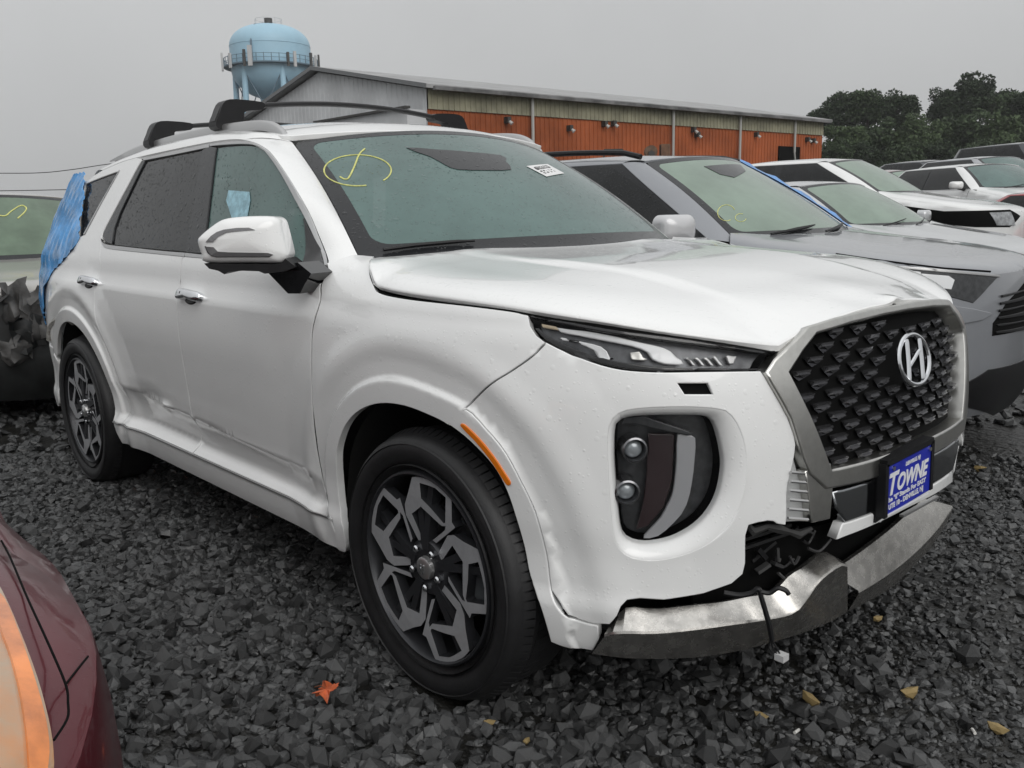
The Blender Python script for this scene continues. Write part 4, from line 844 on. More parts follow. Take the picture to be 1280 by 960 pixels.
panel('window_margin', SS, T(RM), M['frit'], SUV, g=.03, out=-1, off=-.001, thick=.01)
panel('mirror_sail', SS, T([(379, 272), (391, 294), (402, 319), (405, 331), (377, 329)]), M['gloss'], SUV, g=.03, out=-1, off=.001, thick=.01)
panel('window_sticker', SS, T([(284, 237), (310, 239), (311, 250), (307, 272), (288, 272), (281, 250)]), mat('pale_blue_paper', (.30, .50, .58), .6, var=.25, vscale=40), W1, g=.02, out=-1, off=-.005, thick=.001, bev=.0005)
# bright trim round the windows
def trim(name, a, b, m=None, off=.002, th=.012): return panel(name, SS, np.vstack([T(a), T(b)[::-1]]), m or M['silver'], SUV, g=.02, out=-1, off=off, thick=th, bev=.0015)
trim('belt_trim', cr([(126.5, 298), (128, 303), (135, 306), (160, 309), (200, 313.5), (231, 316)], 3), cr([(126.5, 301), (129, 307.5), (135, 311), (160, 314), (200, 318), (231, 321)], 3))
trim('belt_trim', [(231.6, 316), (254, 318.5), (300, 323.5), (376, 330.5), (405, 333)], [(231.6, 321), (254, 323), (300, 328), (376, 335), (408.5, 338)])
trim('frame_trim', cr([(262, 179.5), (285, 177), (305, 176.5), (320, 180.5), (331, 187), (340, 195), (360, 223), (385, 264.5), (398, 294.5), (408, 320), (408.5, 331)], 3), cr([(262, 182.5), (285, 180.5), (310, 180), (324, 184), (334, 193), (350, 216), (366, 245), (380, 271), (391.5, 295), (402, 318), (405, 331)], 3), off=0.0)
trim('frame_trim', [(178, 197.5), (215, 189), (261, 179.5)], [(179, 200.5), (215, 193.5), (261, 184)], off=0.0)
# doors
bx = lambda z: -1.575-.02*(1.1-z)
bseam = [np.array([SB.sx(bx(z)), z]) for z in np.linspace(.392, 1.172, 14)]
belt_f = T([(231, 321), (254, 323), (300, 328), (376, 335), (409, 338.5)])
fd = np.vstack([belt_f[::-1], np.array(bseam)[::-1]-[.0025, 0], [[SB.sx(-1.2), .392], [SB.sx(-.8), .392]], [d_bot+[.005, 0]], door_f[::-1][1:]+[.0045, 0]])
crf = np.array([[SB.sx(x), f(x)] for f in (zcr, lambda x: zcr(x)-.012, lambda x: .445, lambda x: .452, lambda x: .41) for x in np.arange(-2.45, -.5, .02)])
FD = panel('front_door', SS, fd, M['white'], SUV, g=.03, out=-1, feat=crf, bev=.0015)
belt_r = T([(126.5, 301), (129, 307.5), (135, 311), (160, 314), (200, 318), (230.5, 321)])
rd_rear = cr([(SB.sx(-2.50), 1.12), (SB.sx(-2.53), .98), (SB.sx(-2.50), .86), (SB.sx(-2.40), .74), (SB.sx(-2.33), .62), (SB.sx(-2.32), .50), (SB.sx(-2.36), .392)], 4)
rd = np.vstack([belt_r, np.array(bseam)[::-1]+[.0025, 0], [[SB.sx(-1.9), .392], [SB.sx(-2.2), .392]], rd_rear[::-1]-[.0015, 0]])
RD = panel('rear_door', SS, rd, M['white'], SUV, g=.03, out=-1, feat=crf, bev=.0015)
for cv in (door_f[:-2], np.array(bseam)[2:], rd_rear[:-4]):
    P_ = X3(cv)+SS.normal(cv)*.012; MB().tube(P_, .009, 6).build('gap_shade', M['void'], SUV)  # black tubes set behind the door gaps to make them read as shaded
def handle(cx, cy, w_=.215):
    uv = T([(cx, cy)]); c = X3(uv)[0]; n = -SS.normal(uv)[0]; ey = nrm(np.array([0, 0, 1])-n*n[2]); ex = np.cross(ey, n)
    h = pillow('door_handle', cr([(-.105, .0), (-.095, .021), (-.05, .027), (.04, .024), (.095, .018), (.108, .004), (.10, -.013), (.05, -.017), (0, -.012), (-.05, -.017), (-.095, -.016)], 3, True), (c+n*.012, ex, ey, n), .024, .014, M['chrome2'], SUV, 6, 2.6, .8)
    pillow('handle_shadow', [(math.cos(t)*.050, math.sin(t)*.017) for t in np.linspace(0, 2*math.pi, 24, endpoint=False)], (c+n*.0005-ey*.012, ex, ey, n), .004, .004, M['black'], h)  # flat black oval painting the thin shadow below the handle
    pillow('lock_button', [(math.cos(t)*.006-.03, math.sin(t)*.006+.006) for t in np.linspace(0, 2*math.pi, 12, endpoint=False)], (c+n*.034, ex, ey, n), .002, .004, M['black'], h)
M['chrome2'] = mat('bright_chrome', (.72, .73, .75), .10, 1.0)
handle(239, 371); handle(112, 353)
# rear quarter with its glass, rear bumper side
arch_r = cr([(.385, .385-.375+.05)], 1) if False else None
ra = [(SB.sx(-2.9+.452*math.cos(a)), .375+.452*math.sin(a)) for a in np.radians(np.linspace(2, 150, 40))]
top_r = T(cr([(128, 212.5), (118, 219), (110, 225.5)], 3), 'topr')
ft_uv = fr_top
cpil = T([(127, 296), (128.5, 289), (135.5, 276), (159.5, 231), (176.5, 199)])
qo = np.vstack([[[SB.sx(-2.36), .392]], rd_rear[::-1][1:]+[.0015, 0], cpil, [ft_uv[i] for i in range(len(ft_uv)) if ft_uv[i][0] > cpil[-1][0]+.03], top_r[1:], [[SB.sx(-3.42), 1.52], [SB.sx(-3.55)+.05, 1.40], [SB.sx(-3.65)+.10, 1.2], [SB.sx(-3.7)+.2, 1.0], [SB.sx(-3.7)+.2, .72], [SB.sx(-3.40), .665]], ra[::-1]])
qg = T([(106, 230), (128, 221), (149, 213.5), (139.5, 230), (120, 266), (105.5, 293), (98, 297), (99, 275), (103, 245)], 'qg')
qfeat = s_of(np.vstack([para(_r, d) for d in (-.006, 0, .004, .008, .012, .016, .022, .05, .09)]))
QP = panel('rear_quarter', SS, qo, M['white'], SUV, holes=[qg], g=.03, out=-1, feat=qfeat)
panel('quarter_window', SS, offs2(qg, -.003), M['darkglass'], SUV, g=.03, out=-1, off=-.008, thick=.004, bev=.001)
trim('quarter_trim', [(150.5, 212), (141, 229), (121, 265.5), (106, 294)], [(149, 213), (139.5, 230), (119.5, 265), (104.5, 293)], off=.003)
rb = np.vstack([[(SB.sx(-2.9+.452*math.cos(a)), .375+.452*math.sin(a)) for a in np.radians(np.linspace(153, 184, 12))], [[SB.sx(-3.5), .30], [SB.sx(-3.7)+.15, .30], [SB.sx(-3.7)+.15, .70], [SB.sx(-3.40), .645]]])
panel('rear_bumper_side', SS, rb, M['white'], SUV, g=.03, out=-1, feat=qfeat)
# exposed bracket at the damaged rear arch
arcb = [at_y(*p, -.95) for p in ((62, 425), (63, 410), (70, 401), (82, 398), (92, 403))]
MB().tube(cr(arcb, 4), .016, 6).build('torn_liner', mat('dirty_bracket', (.30, .29, .27), .6, var=.4, vscale=40), SUV)
# sill cladding with its bright line
rk = np.vstack([[(SB.sx(x), .384) for x in np.linspace(-.49, -2.46, 20)], [(SB.sx(-2.44), .33), (SB.sx(-2.40), .285)], [(SB.sx(x), .285) for x in np.linspace(-2.3, -.5, 18)], [(SB.sx(-.44), .29)]])
RK = panel('sill_cladding', SS, rk, M['white'], SUV, g=.03, out=-1, off=-.004)
panel('sill_trim', SS, np.vstack([[(SB.sx(x), .3905) for x in np.linspace(-.52, -2.45, 20)], [(SB.sx(x), .3835) for x in np.linspace(-2.45, -.52, 20)]]), M['silver'], SUV, g=.02, out=-1, off=.003, thick=.01, bev=.001)
# far side, seen only past the nose and through the glass
for o in list(SUV.children):
    if o.name.split('.')[0] in ('front_fender', 'front_door', 'rear_door', 'rear_quarter', 'sill_cladding', 'windscreen_pillar', 'roof_side', 'roof_rail', 'rear_side_window', 'front_side_window', 'quarter_window', 'door_pillar', 'frame_trim', 'belt_trim', 'rear_bumper_side', 'window_margin'):
        c_m = mirror(o)
        if o.name.split('.')[0] == 'windscreen_pillar': bpy.data.objects.remove(c_m)
        elif o.name.split('.')[0] not in ('roof_side', 'roof_rail', 'front_fender', 'rear_quarter'): c_m.location.x -= .15
strip('windscreen_pillar', ws_edge*[1, -1, 1], (fo*[1, -1, 1]+[-.20, -.03, 0]), 26, .004, M['white'], SUV)
# tail
zz = np.linspace(.32, 1.55, 30); G = []
for s_ in np.r_[np.linspace(SB.sx(-3.72)+.18, SB.sT-.001, 14), -np.linspace(SB.sx(-3.72)+.18, SB.sT-.001, 14)[::-1]]: G.append(SB.P(np.full(30, s_), zz))
MB().grid(np.array(G)).build('tailgate', M['white'], SUV)
# ---------------- underbody and wheel housings
u = MB(); u.box((-3.6, -.80, .26), (-3.42, .80, .60)); u.box((-2.36, -.86, .27), (-.56, .86, .42)); u.box((-3.5, -.45, .24), (.55, .45, .45)); u.build('underbody', M['underseal'], SUV, False)
for cx in (0, -2.9):
    for sg in (-1, 1):
        a = np.radians(np.linspace(-4, 205 if cx == 0 else 190, 24)); prof = []
        xz = np.array([(cx+.47*math.cos(t), max(.375+.47*math.sin(t), .2)) for t in a]); yb = np.abs(SB.P(s_of(xz)[:, 0], xz[:, 1])[:, 1])-.035
        for yy in (.94, .90, .70, .52): prof.append([(cx+.47*math.cos(t), sg*min(yy, yb[i]), .375+.47*math.sin(t)) for i, t in enumerate(a)])
        prof.append([(cx+.12*math.cos(t), sg*.52, .375+.12*math.sin(t)) for t in a])
        MB().grid(np.array(prof)).build('wheel_housing', M['underseal'], SUV)
# ---------------- wheels
def wz(p): return ((450+p[0]/7.1111), (570+p[1]/7.1111))
def face(px):
    o = []
    for p in px: q = at_y(*wz(p), -.962); o.append((q[0], q[2]-.372))
    return np.array(o)
U_out = [(445, 125), (490, 122), (540, 130), (640, 170), (740, 240), (815, 315), (818, 560), (850, 612), (645, 770), (612, 742), (745, 640), (752, 600), (712, 600), (520, 410), (432, 480), (500, 680), (560, 850), (530, 868), (455, 690), (378, 490), (374, 385), (405, 290)]
U_in = [(515, 180), (600, 205), (660, 230), (760, 320), (752, 565), (735, 572), (620, 430), (530, 330)]
fo_, fi_ = face(U_out), face(U_in)
rs_ = np.hypot(*fo_.T); fo_ *= (.264/rs_.max()); fi_ *= (.264/rs_.max())
def spoke_mesh():
    P, Tt, r = tri_fill([fo_, fi_], np.zeros((0, 2))); V = []; F = []
    dish = lambda p: -.004-.018*max(0, 1-math.hypot(*p)/.2)
    n = len(P); V += [(p[0], -(dish(p)), p[1]) for p in P]; V += [(p[0]*1.0, -(dish(p))+.030, p[1]) for p in P]
    V = [(x, -y if False else y, z) for x, y, z in V]
    for t in Tt:
        a = P[t]; s = np.cross(a[1]-a[0], a[2]-a[0]); t = tuple(t) if s > 0 else tuple(t)[::-1]
        F.append(t); F.append(tuple(i+n for i in t[::-1]))
    cnt = {}
    for f in F[::2]:
        for a, b in zip(f, f[1:]+f[:1]): cnt[(a, b)] = 1
    for (a, b) in cnt:
        if (b, a) not in cnt: F.append((b, a, a+n, b+n))
    return V, F
def make_wheel(sg):
    """local: axle along y, outer face towards -y"""
    w_ = empty('wheel'); w_.parent = SUV
    prof = [(.262, .02), (.290, .004), (.315, -.012), (.340, -.014), (.358, -.004), (.368, .012), (.3725, .035), (.374, .06), (.374, .19), (.372, .212), (.362, .235), (.335, .25), (.27, .24)]
    ty = MB().lathe(prof, 'y', 96).build('tyre', M['rubber'], w_)
    tb = MB()
    for k in range(96):          # shoulder blocks
        a = 2*math.pi*k/96; ca, sa = math.cos(a), math.sin(a)
        e = np.array([ca, 0, sa]); t_ = np.array([-sa, 0, ca]); c = e*.3715+np.array([0, .034, 0])
        tb.bar(c-t_*.0098, c+t_*.0098, .044, .006, up=e*.8+np.array([0, -.35, 0]))
        c = e*.372+np.array([0, .10, 0]); tb.bar(c-t_*.0098, c+t_*.0098, .05, .006, up=e)
    tb.build('tread_block', M['rubber'], w_, False)['kind'] = 'stuff'
    for r_ in (.292, .348):
        MB().lathe([(r_-.003, -.010 if r_ < .3 else -.009), (r_, -.014 if r_ > .3 else .0), (r_+.003, -.010 if r_ > .3 else -.006)], 'y', 72).build('sidewall_ring', M['rubber'], w_)
    MB().lathe([(.274, .012), (.270, -.002), (.264, -.004), (.258, .006), (.250, .05), (.238, .10), (.232, .2)], 'y', 96).build('rim', M['darkalloy'], w_)
    V, F = spoke_mesh(); sp0 = None
    for k in range(5):
        if sp0 is None: sp = mk('spoke', V, F, M['alloy'], w_, False); sp.data.materials.append(M['darkalloy']); sp0 = sp
        else: sp = sp0.copy(); COL.objects.link(sp)
        sp.parent = w_; sp.rotation_euler = (0, 2*math.pi/5*k, 0)
    nt_ = len(sp0.data.polygons); # flange sides stay dark, faces machined
    for p in sp0.data.polygons: p.material_index = 0 if abs(p.normal.y) > .8 else 1
    d = MB()
    for k in range(5):
        a = math.radians(72*k+20)
        for da in (-.13, .13): d.bar((.05*math.cos(a), .022, .05*math.sin(a)), (.255*math.cos(a+da), .035, .255*math.sin(a+da)), .022, .03, up=(0, 1, 0))
    d.build('inner_spokes', M['darkalloy'], w_, False)
    MB().lathe([(0, .012), (.075, .012), (.082, .022), (.085, .05)], 'y', 32).build('hub', M['darkalloy'], w_)
    cp = MB().lathe([(0, -.006), (.024, -.005), (.031, .0), (.033, .012)], 'y', 32).build('centre_cap', M['silver'], w_)
    q = MB(); q.bar((-.010, -.007, -.013), (-.004, -.007, .013), .004, .003, up=(0, 1, 0)); q.bar((.004, -.007, -.013), (.010, -.007, .013), .004, .003, up=(0, 1, 0)); q.bar((-.007, -.007, -.002), (.007, -.007, .003), .004, .003, up=(0, 1, 0)); q.build('cap_emblem', M['chrome2'], w_)
    for k in range(5):
        a = math.radians(72*k+54); MB().lathe([(0, -.004), (.007, -.003), (.0105, .001), (.0105, .02)], 'y', 10, (.058*math.cos(a), .0, .058*math.sin(a))).build('lug_nut', M['chrome2'], w_)
    MB().lathe([(.06, .075), (.165, .075), (.166, .10), (.06, .10)], 'y', 40).build('brake_disc', M['steel'], w_)
    b = MB(); b.box((.09, .06, -.07), (.18, .125, .07)); b.build('brake_caliper', mat('caliper_grey', (.13, .14, .15), .5), w_, False)
    MB().lathe([(.0, .12), (.24, .12), (.24, .125), (0, .13)], 'y', 24).build('wheel_backing', M['void'], w_)
    return w_
def copy_tree(o, parent):
    c = o.copy(); COL.objects.link(c); c.parent = parent
    for ch in list(o.children): copy_tree(ch, c)
    return c
WH = make_wheel(-1); WH.location = (0, -.962, .372); WH.rotation_euler = (0, 0, .02)
w2 = copy_tree(WH, SUV); w2.location = (-2.9, -.958, .372); w2.rotation_euler = (0, 1.05, 0)
for x_ in (0, -2.9):
    w3 = copy_tree(WH, SUV); w3.location = (x_, .962, .372); w3.rotation_euler = (0, 0, math.pi)
# ---------------- mirrors
def side_mirror():
    o = at_plane(310, 300, (-.66, -1.09, 1.2), nrm((.74, -.67, 0))); n = nrm((.74, -.67, 0)); ez = np.array([0, 0, 1.]); ex = np.cross(ez, n)
    def L(px):
        r = []
        for p in px: q = at_plane(*p, o, n); r.append(((q-o)@ex, (q-o)@ez))
        return np.array(r)
    zq = lambda a: [(240+x/8, 260+y/8) for x, y in a]
    body = L(cr(zq([(70, 320), (95, 280), (180, 205), (270, 140), (340, 108), (450, 90), (600, 80), (760, 80), (840, 92), (885, 130), (905, 190), (940, 320), (968, 440), (966, 480), (930, 540), (850, 552), (600, 550), (160, 545), (110, 460), (80, 380)]), 3, True))
    m_ = pillow('side_mirror', body, (o, ex, ez, n), .055, .075, M['white'], SUV, 9, 2.8, .75)
    def dome(p):   # height of the pillow front at a local point, by nearest ring test
        c = body.mean(0); d = np.asarray(p)-c; best = 0
        for sc in np.linspace(1, 0, 60):
            if not pip(np.array([p]), c+(body-c)*sc)[0]: best = sc; break
        a = math.acos(min(1, best)); return .055*max(0, math.sin(a))**(2/2.8)
    def strip_on(name, px, m):
        q = L(zq(px)); n_ = len(q); F = [tuple(range(n_))]
        q = resamp(q, .012); P, Tt, r = tri_fill([q], np.zeros((0, 2))); V = [o+ex*p[0]+ez*p[1]+n*(dome(p)+.003) for p in P]; V += [v-n*.012 for v in V]; k = len(P)
        F = [tuple(t) for t in Tt]+[(i, (i+1) % len(q), (i+1) % len(q)+k, i+k) for i in range(len(q))]
        return mk(name, V, F, m, m_, False)
    tsm = mat('grey_lens', (.20, .20, .205), .2, .3)
    strip_on('turn_signal', [(185, 335), (240, 275), (300, 235), (370, 212), (500, 195), (620, 193), (680, 215), (620, 218), (500, 228), (400, 240), (320, 280), (262, 335)], tsm)
    strip_on('turn_signal', [(182, 380), (205, 430), (240, 465), (290, 478), (800, 478), (848, 458), (800, 442), (420, 435), (310, 428), (265, 385)], tsm)
    strip_on('trim_line', [(182, 376), (172, 376), (200, 440), (238, 472), (290, 484), (810, 484), (850, 460), (800, 480), (290, 480), (238, 467), (203, 430)], M['black'])
    under = L(zq([(160, 548), (600, 553), (850, 555), (925, 545), (960, 500), (1050, 570), (1060, 585), (960, 625), (760, 650), (700, 625), (540, 620), (400, 630), (360, 655), (300, 620), (210, 600)]))
    MB().poly(under[::-1], -.10, .035, (o, ex, ez, n)).build('mirror_base', M['black'], m_, False)
    # stalk to the door
    P = [at_plane(*p, (-.60, -1.0, 1.15), nrm((.3, -.95, 0))) for p in ((343, 336), (372, 328), (389, 342), (381, 355), (375, 367), (360, 367), (336, 342))]
    q = np.array(P); back = q+np.array([-.03, .09, .0]); V = list(q)+list(back); k = len(q)
    mk('mirror_stalk', V, [tuple(range(k)), tuple(range(k, 2*k))[::-1]]+[(i, k+i, k+(i+1) % k, (i+1) % k) for i in range(k)], M['gloss'], m_, False)
    return m_
MI = side_mirror()
# ---------------- cabin
c_ = MB(); c_.box((-2.9, -.78, .45), (-.45, .78, .50)); c_.build('cabin_floor', M['cloth'], SUV, False)
dsh = loft('dashboard', [[(x, y, z) for y in np.linspace(-.80, .80, 9)] for x, z in ((-.32, 1.13), (-.55, 1.16), (-.72, 1.13), (-.80, 1.02), (-.78, .8))], M['cloth'], SUV, 9)
for y in (-.38, .38):
    s_ = pillow('seat', rrect(-.25, 0, .25, .72, .1, .14), ((-1.35, y, .62), (0, 1, 0), (-.18, 0, .98), (1, 0, .18)), .06, .10, M['cloth'], SUV)
    pillow('headrest', rrect(-.13, .76, .13, .95, .05, .06), ((-1.36, y, .62), (0, 1, 0), (-.18, 0, .98), (1, 0, .18)), .04, .08, M['cloth'], s_)
MB().tube([(-.86+.06*math.cos(t), .38+.18*math.cos(t), 1.05+.17*math.sin(t)) for t in np.linspace(0, 2*math.pi, 25)], .014, 6).build('steering_wheel', M['cloth'], SUV)
MB().box((-2.35, -.7, .5), (-2.2, .7, 1.10)).build('rear_seat', M['cloth'], SUV, False)
# ---------------- grille
def msym(a): a = np.asarray(a, float); return np.vstack([a, (a*[-1, 1])[::-1]])
g_in = T([(1036, 586), (1010, 519), (983, 466), (1000, 440), (1017, 418), (1060, 405), (1100, 395), (1125, 389)], 'gin')
g_out = T([(1009, 592), (1001, 573), (995, 553), (986, 524), (976, 505), (962, 481), (953.5, 466), (964, 450), (978, 437), (1006, 408.5), (1040, 398), (1080, 388), (1112, 380)], 'gout')
zb_i = g_in[0][1]
g_in = g_in[g_in[:, 0] > .01]; g_out = g_out[g_out[:, 0] > .01]
hole = msym(np.vstack([[[.02, zb_i-.004]], [[.25, zb_i-.002]], g_in])); outer = msym(np.vstack([[[.02, zb_i-.055]], [[.25, zb_i-.052]], [[g_out[0][0]-.05, zb_i-.045]], g_out]))
GR = panel('grille', SS, offs2(hole, -.006), M['void'], SUV, g=.05, out=-1, off=-.030, thick=.01)
panel('grille_frame', SS, outer, M['chrome'], GR, holes=[hole], g=.02, out=-1, off=.014, thick=.05, bev=.006)
stud = mat('grille_stud', (.20, .20, .21), .2, .85)
sV = [(-.031, .010, 0), (.031, .010, 0), (.026, -.006, .004), (.006, -.020, .0), (-.006, -.020, 0), (-.026, -.006, .004), (-.026, .006, .016), (.026, .006, .016), (-.022, -.001, .013), (.022, -.001, .013), (-.020, -.004, .017), (.020, -.004, .017), (0, -.014, .010)]
sF = [(0, 6, 7, 1), (6, 8, 9, 7), (8, 10, 11, 9), (10, 12, 11), (0, 5, 10, 8, 6), (1, 7, 9, 11, 2), (5, 4, 12, 10), (4, 3, 12), (3, 2, 11, 12)]
sV = [(a*.92, b*.86, h*1.1) for a, b, h in sV]
sme = None; emb = T([(1137, 450)])[0]
lo_, hi_ = hole.min(0), hole.max(0)
for j in range(40):
    z_ = lo_[1]+.012+j*.0285
    if z_ > hi_[1]: break
    for i in range(-12, 13):
        s_ = i*.104+(.052 if j % 2 else 0); c2 = np.array([[s_, z_]])
        if not pip(c2, offs2(hole, .001))[0] or (s_ < 0 and segdist(c2, hole)[0] < .028): continue
        if (abs(s_-emb[0])/.088)**2+((z_-emb[1])/.066)**2 < 1: continue
        c = X3(c2)[0]; n = -SS.normal(c2)[0]; ey = nrm(np.array([0, 0, 1])-n*n[2]); ex = np.cross(ey, n)
        if sme is None:
            o = mk('grille_stud', sV, sF, stud, GR, False); sme = o.data
        else: o = bpy.data.objects.new('grille_stud', sme); COL.objects.link(o); o.parent = GR
        p = c-n*.026; o.matrix_local = Matrix(((ex[0], ey[0], n[0], p[0]), (ex[1], ey[1], n[1], p[1]), (ex[2], ey[2], n[2], p[2]), (0, 0, 0, 1)))
# slanted-letter emblem in an oval
c = X3(emb[None])[0]; n = -SS.normal(emb[None])[0]; ey = nrm(np.array([0, 0, 1])-n*n[2]); ex = np.cross(ey, n)
def epath(pts, r, name='emblem_stroke', par=None): return MB().tube([c+ex*a+ey*b+n*.012 for a, b in pts], r, 8).build(name, M['chrome2'], par or GR)
EMB = epath([(.084*math.cos(t), .066*math.sin(t)) for t in np.linspace(0, 2*math.pi, 41)], .0065, 'emblem', GR)
epath(cr([(-.050, -.050), (-.036, 0), (-.026, .056)], 5), [.007]+[.0075]*9+[.006])
epath(cr([(.028, -.056), (.038, -.01), (.046, .050)], 5), [.006]+[.0072]*9+[.006])
epath(cr([(-.034, -.014), (-.005, .000), (.022, .014), (.044, .022)], 5), .006)
# broken lower leg of the frame, ribbed absorber, centre bar
panel('frame_fragment', SS, T([(1005, 589), (1020, 584), (1037, 579), (1040, 600), (1039, 620), (1036, 648), (1024, 651), (1013, 653), (1009, 620)]), M['chrome'], SUV, g=.02, out=-1, off=.006, thick=.03, bev=.004)
ABS = panel('crash_absorber', SS, T([(994, 552), (1002, 580), (1010, 610), (1014, 655), (984, 657), (988, 610)]), mat('absorber_grey', (.55, .56, .56), .5), SUV, g=.02, out=-1, off=-.022, thick=.02)
for k in range(6):
    y0 = 590+k*11.5; P = X3(T([(989-k*.8, y0), (1010, y0+2)])); MB().tube(P+[.0, -.0, 0]+np.array([.01, -.012, 0])*.0, .004, 5).build('rib', M['silver'], ABS).location = tuple(-nrm(SS.normal(T([(1000, y0)]))[0])*-.018*-1) if False else (0, 0, 0)
sL = T([(1040, 608)])[0]
panel('lower_bar', SS, msym(np.array([[.02, .555], [sL[0]-.05, .555], [sL[0]-.01, .60], [sL[0], zb_i-.06], [.02, zb_i-.058]])), mat('dark_chrome', (.30, .31, .32), .12, 1.0), SUV, g=.04, out=-1, off=.006, thick=.03, bev=.006)
panel('lower_lip', SS, msym(np.array([[.02, .522], [sL[0]-.02, .515], [sL[0]-.04, .552], [.02, .552]])), M['white'], SUV, g=.04, out=-1, off=.004, thick=.03, bev=.004)
# black blocks standing in for the shaded cavity behind the torn bumper
v_ = MB(); v_.box((.30, -.58, .26), (.62, .58, .70)); v_.box((.12, -.72, .30), (.50, -.5, .62)); v_.build('cavity_shade', M['void'], SUV, False)
panel('intake_mesh', SS, msym(np.array([[.02, .33], [.70, .34], [.72, .44], [.5, .52], [.02, .52]])), M['void'], SUV, g=.05, out=-1, off=-.07, thick=.01)
br = MB()
for a, b in (((940, 700), (1010, 676)), ((936, 690), (1005, 668)), ((955, 715), (985, 690)), ((975, 668), (990, 669))): br.bar(X3(T([a]))[0]+[-.06, .04, 0], X3(T([b]))[0]+[-.06, .04, 0], .012, .008)
br.build('bumper_bracket', mat('bracket_black', (.02, .02, .021), .4), SUV, False)
g4 = np.random.default_rng(4); cav = [mat('cavity_grey', (.03, .03, .031), .5), mat('cavity_silver', (.12, .12, .12), .4, .6), M['black']]
for k in range(13):
    a_ = (g4.uniform(936, 1025), g4.uniform(660, 728)); uv = T([a_, (a_[0]+g4.uniform(-25, 30), a_[1]+g4.uniform(-14, 14))]); P = X3(uv)-nrm((.75, -.6, 0))*g4.uniform(.035, .06)
    (MB().bar(P[0], P[1], g4.uniform(.006, .02), g4.uniform(.004, .012)) if k % 2 else MB().tube(cr([P[0], (P[0]+P[1])/2+[0, 0, -.02], P[1]], 4), .004, 5)).build('torn_mount', cav[k % 3], SUV, False)
foam = X3(T([(936, 657), (944, 668), (962, 662), (976, 664), (990, 668), (1002, 672), (1018, 664)]))-nrm((.75, -.6, 0))*.02
MB().tube(foam, [.006, .012, .008, .013, .007, .011, .006], 6).build('torn_foam', mat('torn_plastic', (.03, .03, .03), .7), SUV)
# skid strip along the bottom: bright ledge, dark face, broken at the middle
def skid(name, c1, c2, c3, offc=.02):
    a, b, d = [resn(X3(T(q)), 30) for q in (c1, c2, c3)]
    nb = -SS.normal(T(c2)); nb = resn(nb, 30); nb[:, 2] = 0; nb /= np.linalg.norm(nb, axis=1)[:, None]
    tdn = np.array([0, 0, -1.])
    G = [a-nb*.045, a-nb*.03+[0, 0, .004], b+nb*offc*.9+[0, 0, .003], b+nb*offc+[0, 0, -.003], d+nb*(offc*.7), d-nb*.05]
    return MB().grid(np.array(G)).build(name, M['skid'], SUV, True, 25)
M['skid'] = mat('scuffed_silver', (.50, .485, .46), .26, .95, var=.16, vscale=35, bump=.1, bscale=180, rvar=.12)
skid('skid_strip', cr([(764, 783), (780, 768), (820, 770), (870, 765), (910, 761), (945, 754), (975, 749), (990, 735), (1000, 725), (1016, 716), (1040, 697), (1051, 699)], 3),
     cr([(758, 790), (775, 786), (820, 786), (870, 781), (920, 774), (955, 769), (985, 762), (999, 748), (1008, 735), (1018, 721), (1042, 703), (1051, 704)], 3),
     cr([(742, 814), (780, 819), (820, 820), (860, 819), (895, 815), (935, 807), (970, 797), (1000, 788), (1025, 778), (1040, 771), (1048, 766), (1054, 762)], 3))
lab(skid('skid_strip', cr([(1050, 722), (1075, 706), (1105, 684), (1132, 662), (1155, 640), (1168, 627)], 3), cr([(1065, 737), (1090, 722), (1118, 702), (1145, 678), (1165, 656), (1182, 632)], 3), cr([(1054, 762), (1075, 752), (1105, 735), (1130, 712), (1158, 682), (1182, 645)], 3)), 'snapped right half of the scuffed bumper strip')
# dealer plate in its bent frame
xp = .905; pc = [at_plane(*p, (xp, 0, 0), (1, 0, 0)) for p in ((1108, 586), (1162, 557.5), (1160, 616), (1109, 644))]
pc = np.array(pc); pey = nrm((pc[0]+pc[1]-pc[2]-pc[3])); pex = nrm(pc[1]-pc[0]); pw = np.linalg.norm(pc[1]-pc[0]); ph = np.linalg.norm(pc[0]-pc[3]); pn = nrm(np.cross(pex, pey)); pey = np.cross(pn, pex)
blue = mat('plate_blue', (.012, .022, .34), .3, var=.12, vscale=30); pwh = mat('plate_white', (.72, .73, .75), .45)
fr = (pc[3], pex, pey, pn)
PL = MB().poly([(0, 0), (pw, 0), (pw, ph), (0, ph)], -.002, .0, fr).build('dealer_plate', blue, SUV, False)
fb = MB()
for a, b in (((-.012, -.004), (-.012, ph+.01)), ((-.014, ph+.012), (pw+.006, ph+.012)), ((pw+.004, 0), (pw+.004, ph+.01))):
    fb.bar(pc[3]+pex*a[0]+pey*a[1]-pn*.012, pc[3]+pex*b[0]+pey*b[1]-pn*.012, .016, .03, up=pn)
fb.poly([(-.02, -.02), (pw*.9, -.01), (pw*.95, ph), (-.02, ph)], -.05, -.02, fr); fb.build('plate_frame', M['black'], PL, False)
fl_ = np.array([at_plane(*p, (xp-.03, 0, 0), (1, 0, 0)) for p in ((1102.5, 606), (1105.5, 647), (1098.5, 652))]); mk('bent_flap', list(fl_)+list(fl_-pn*.002), [(0, 2, 1), (3, 4, 5), (0, 1, 4, 3), (1, 2, 5, 4), (2, 0, 3, 5)], blue, PL, False)
eb = MB(); eb.bar(pc[3]+pn*.001, pc[2]+pn*.001, .004, .002, up=pn); eb.bar(fl_[0]+pn*.002, fl_[2]+pn*.002, .003, .002, up=pn); eb.bar(fl_[1]+pn*.002, fl_[2]+pn*.002, .003, .002, up=pn); eb.build('plate_border', pwh, PL, False)
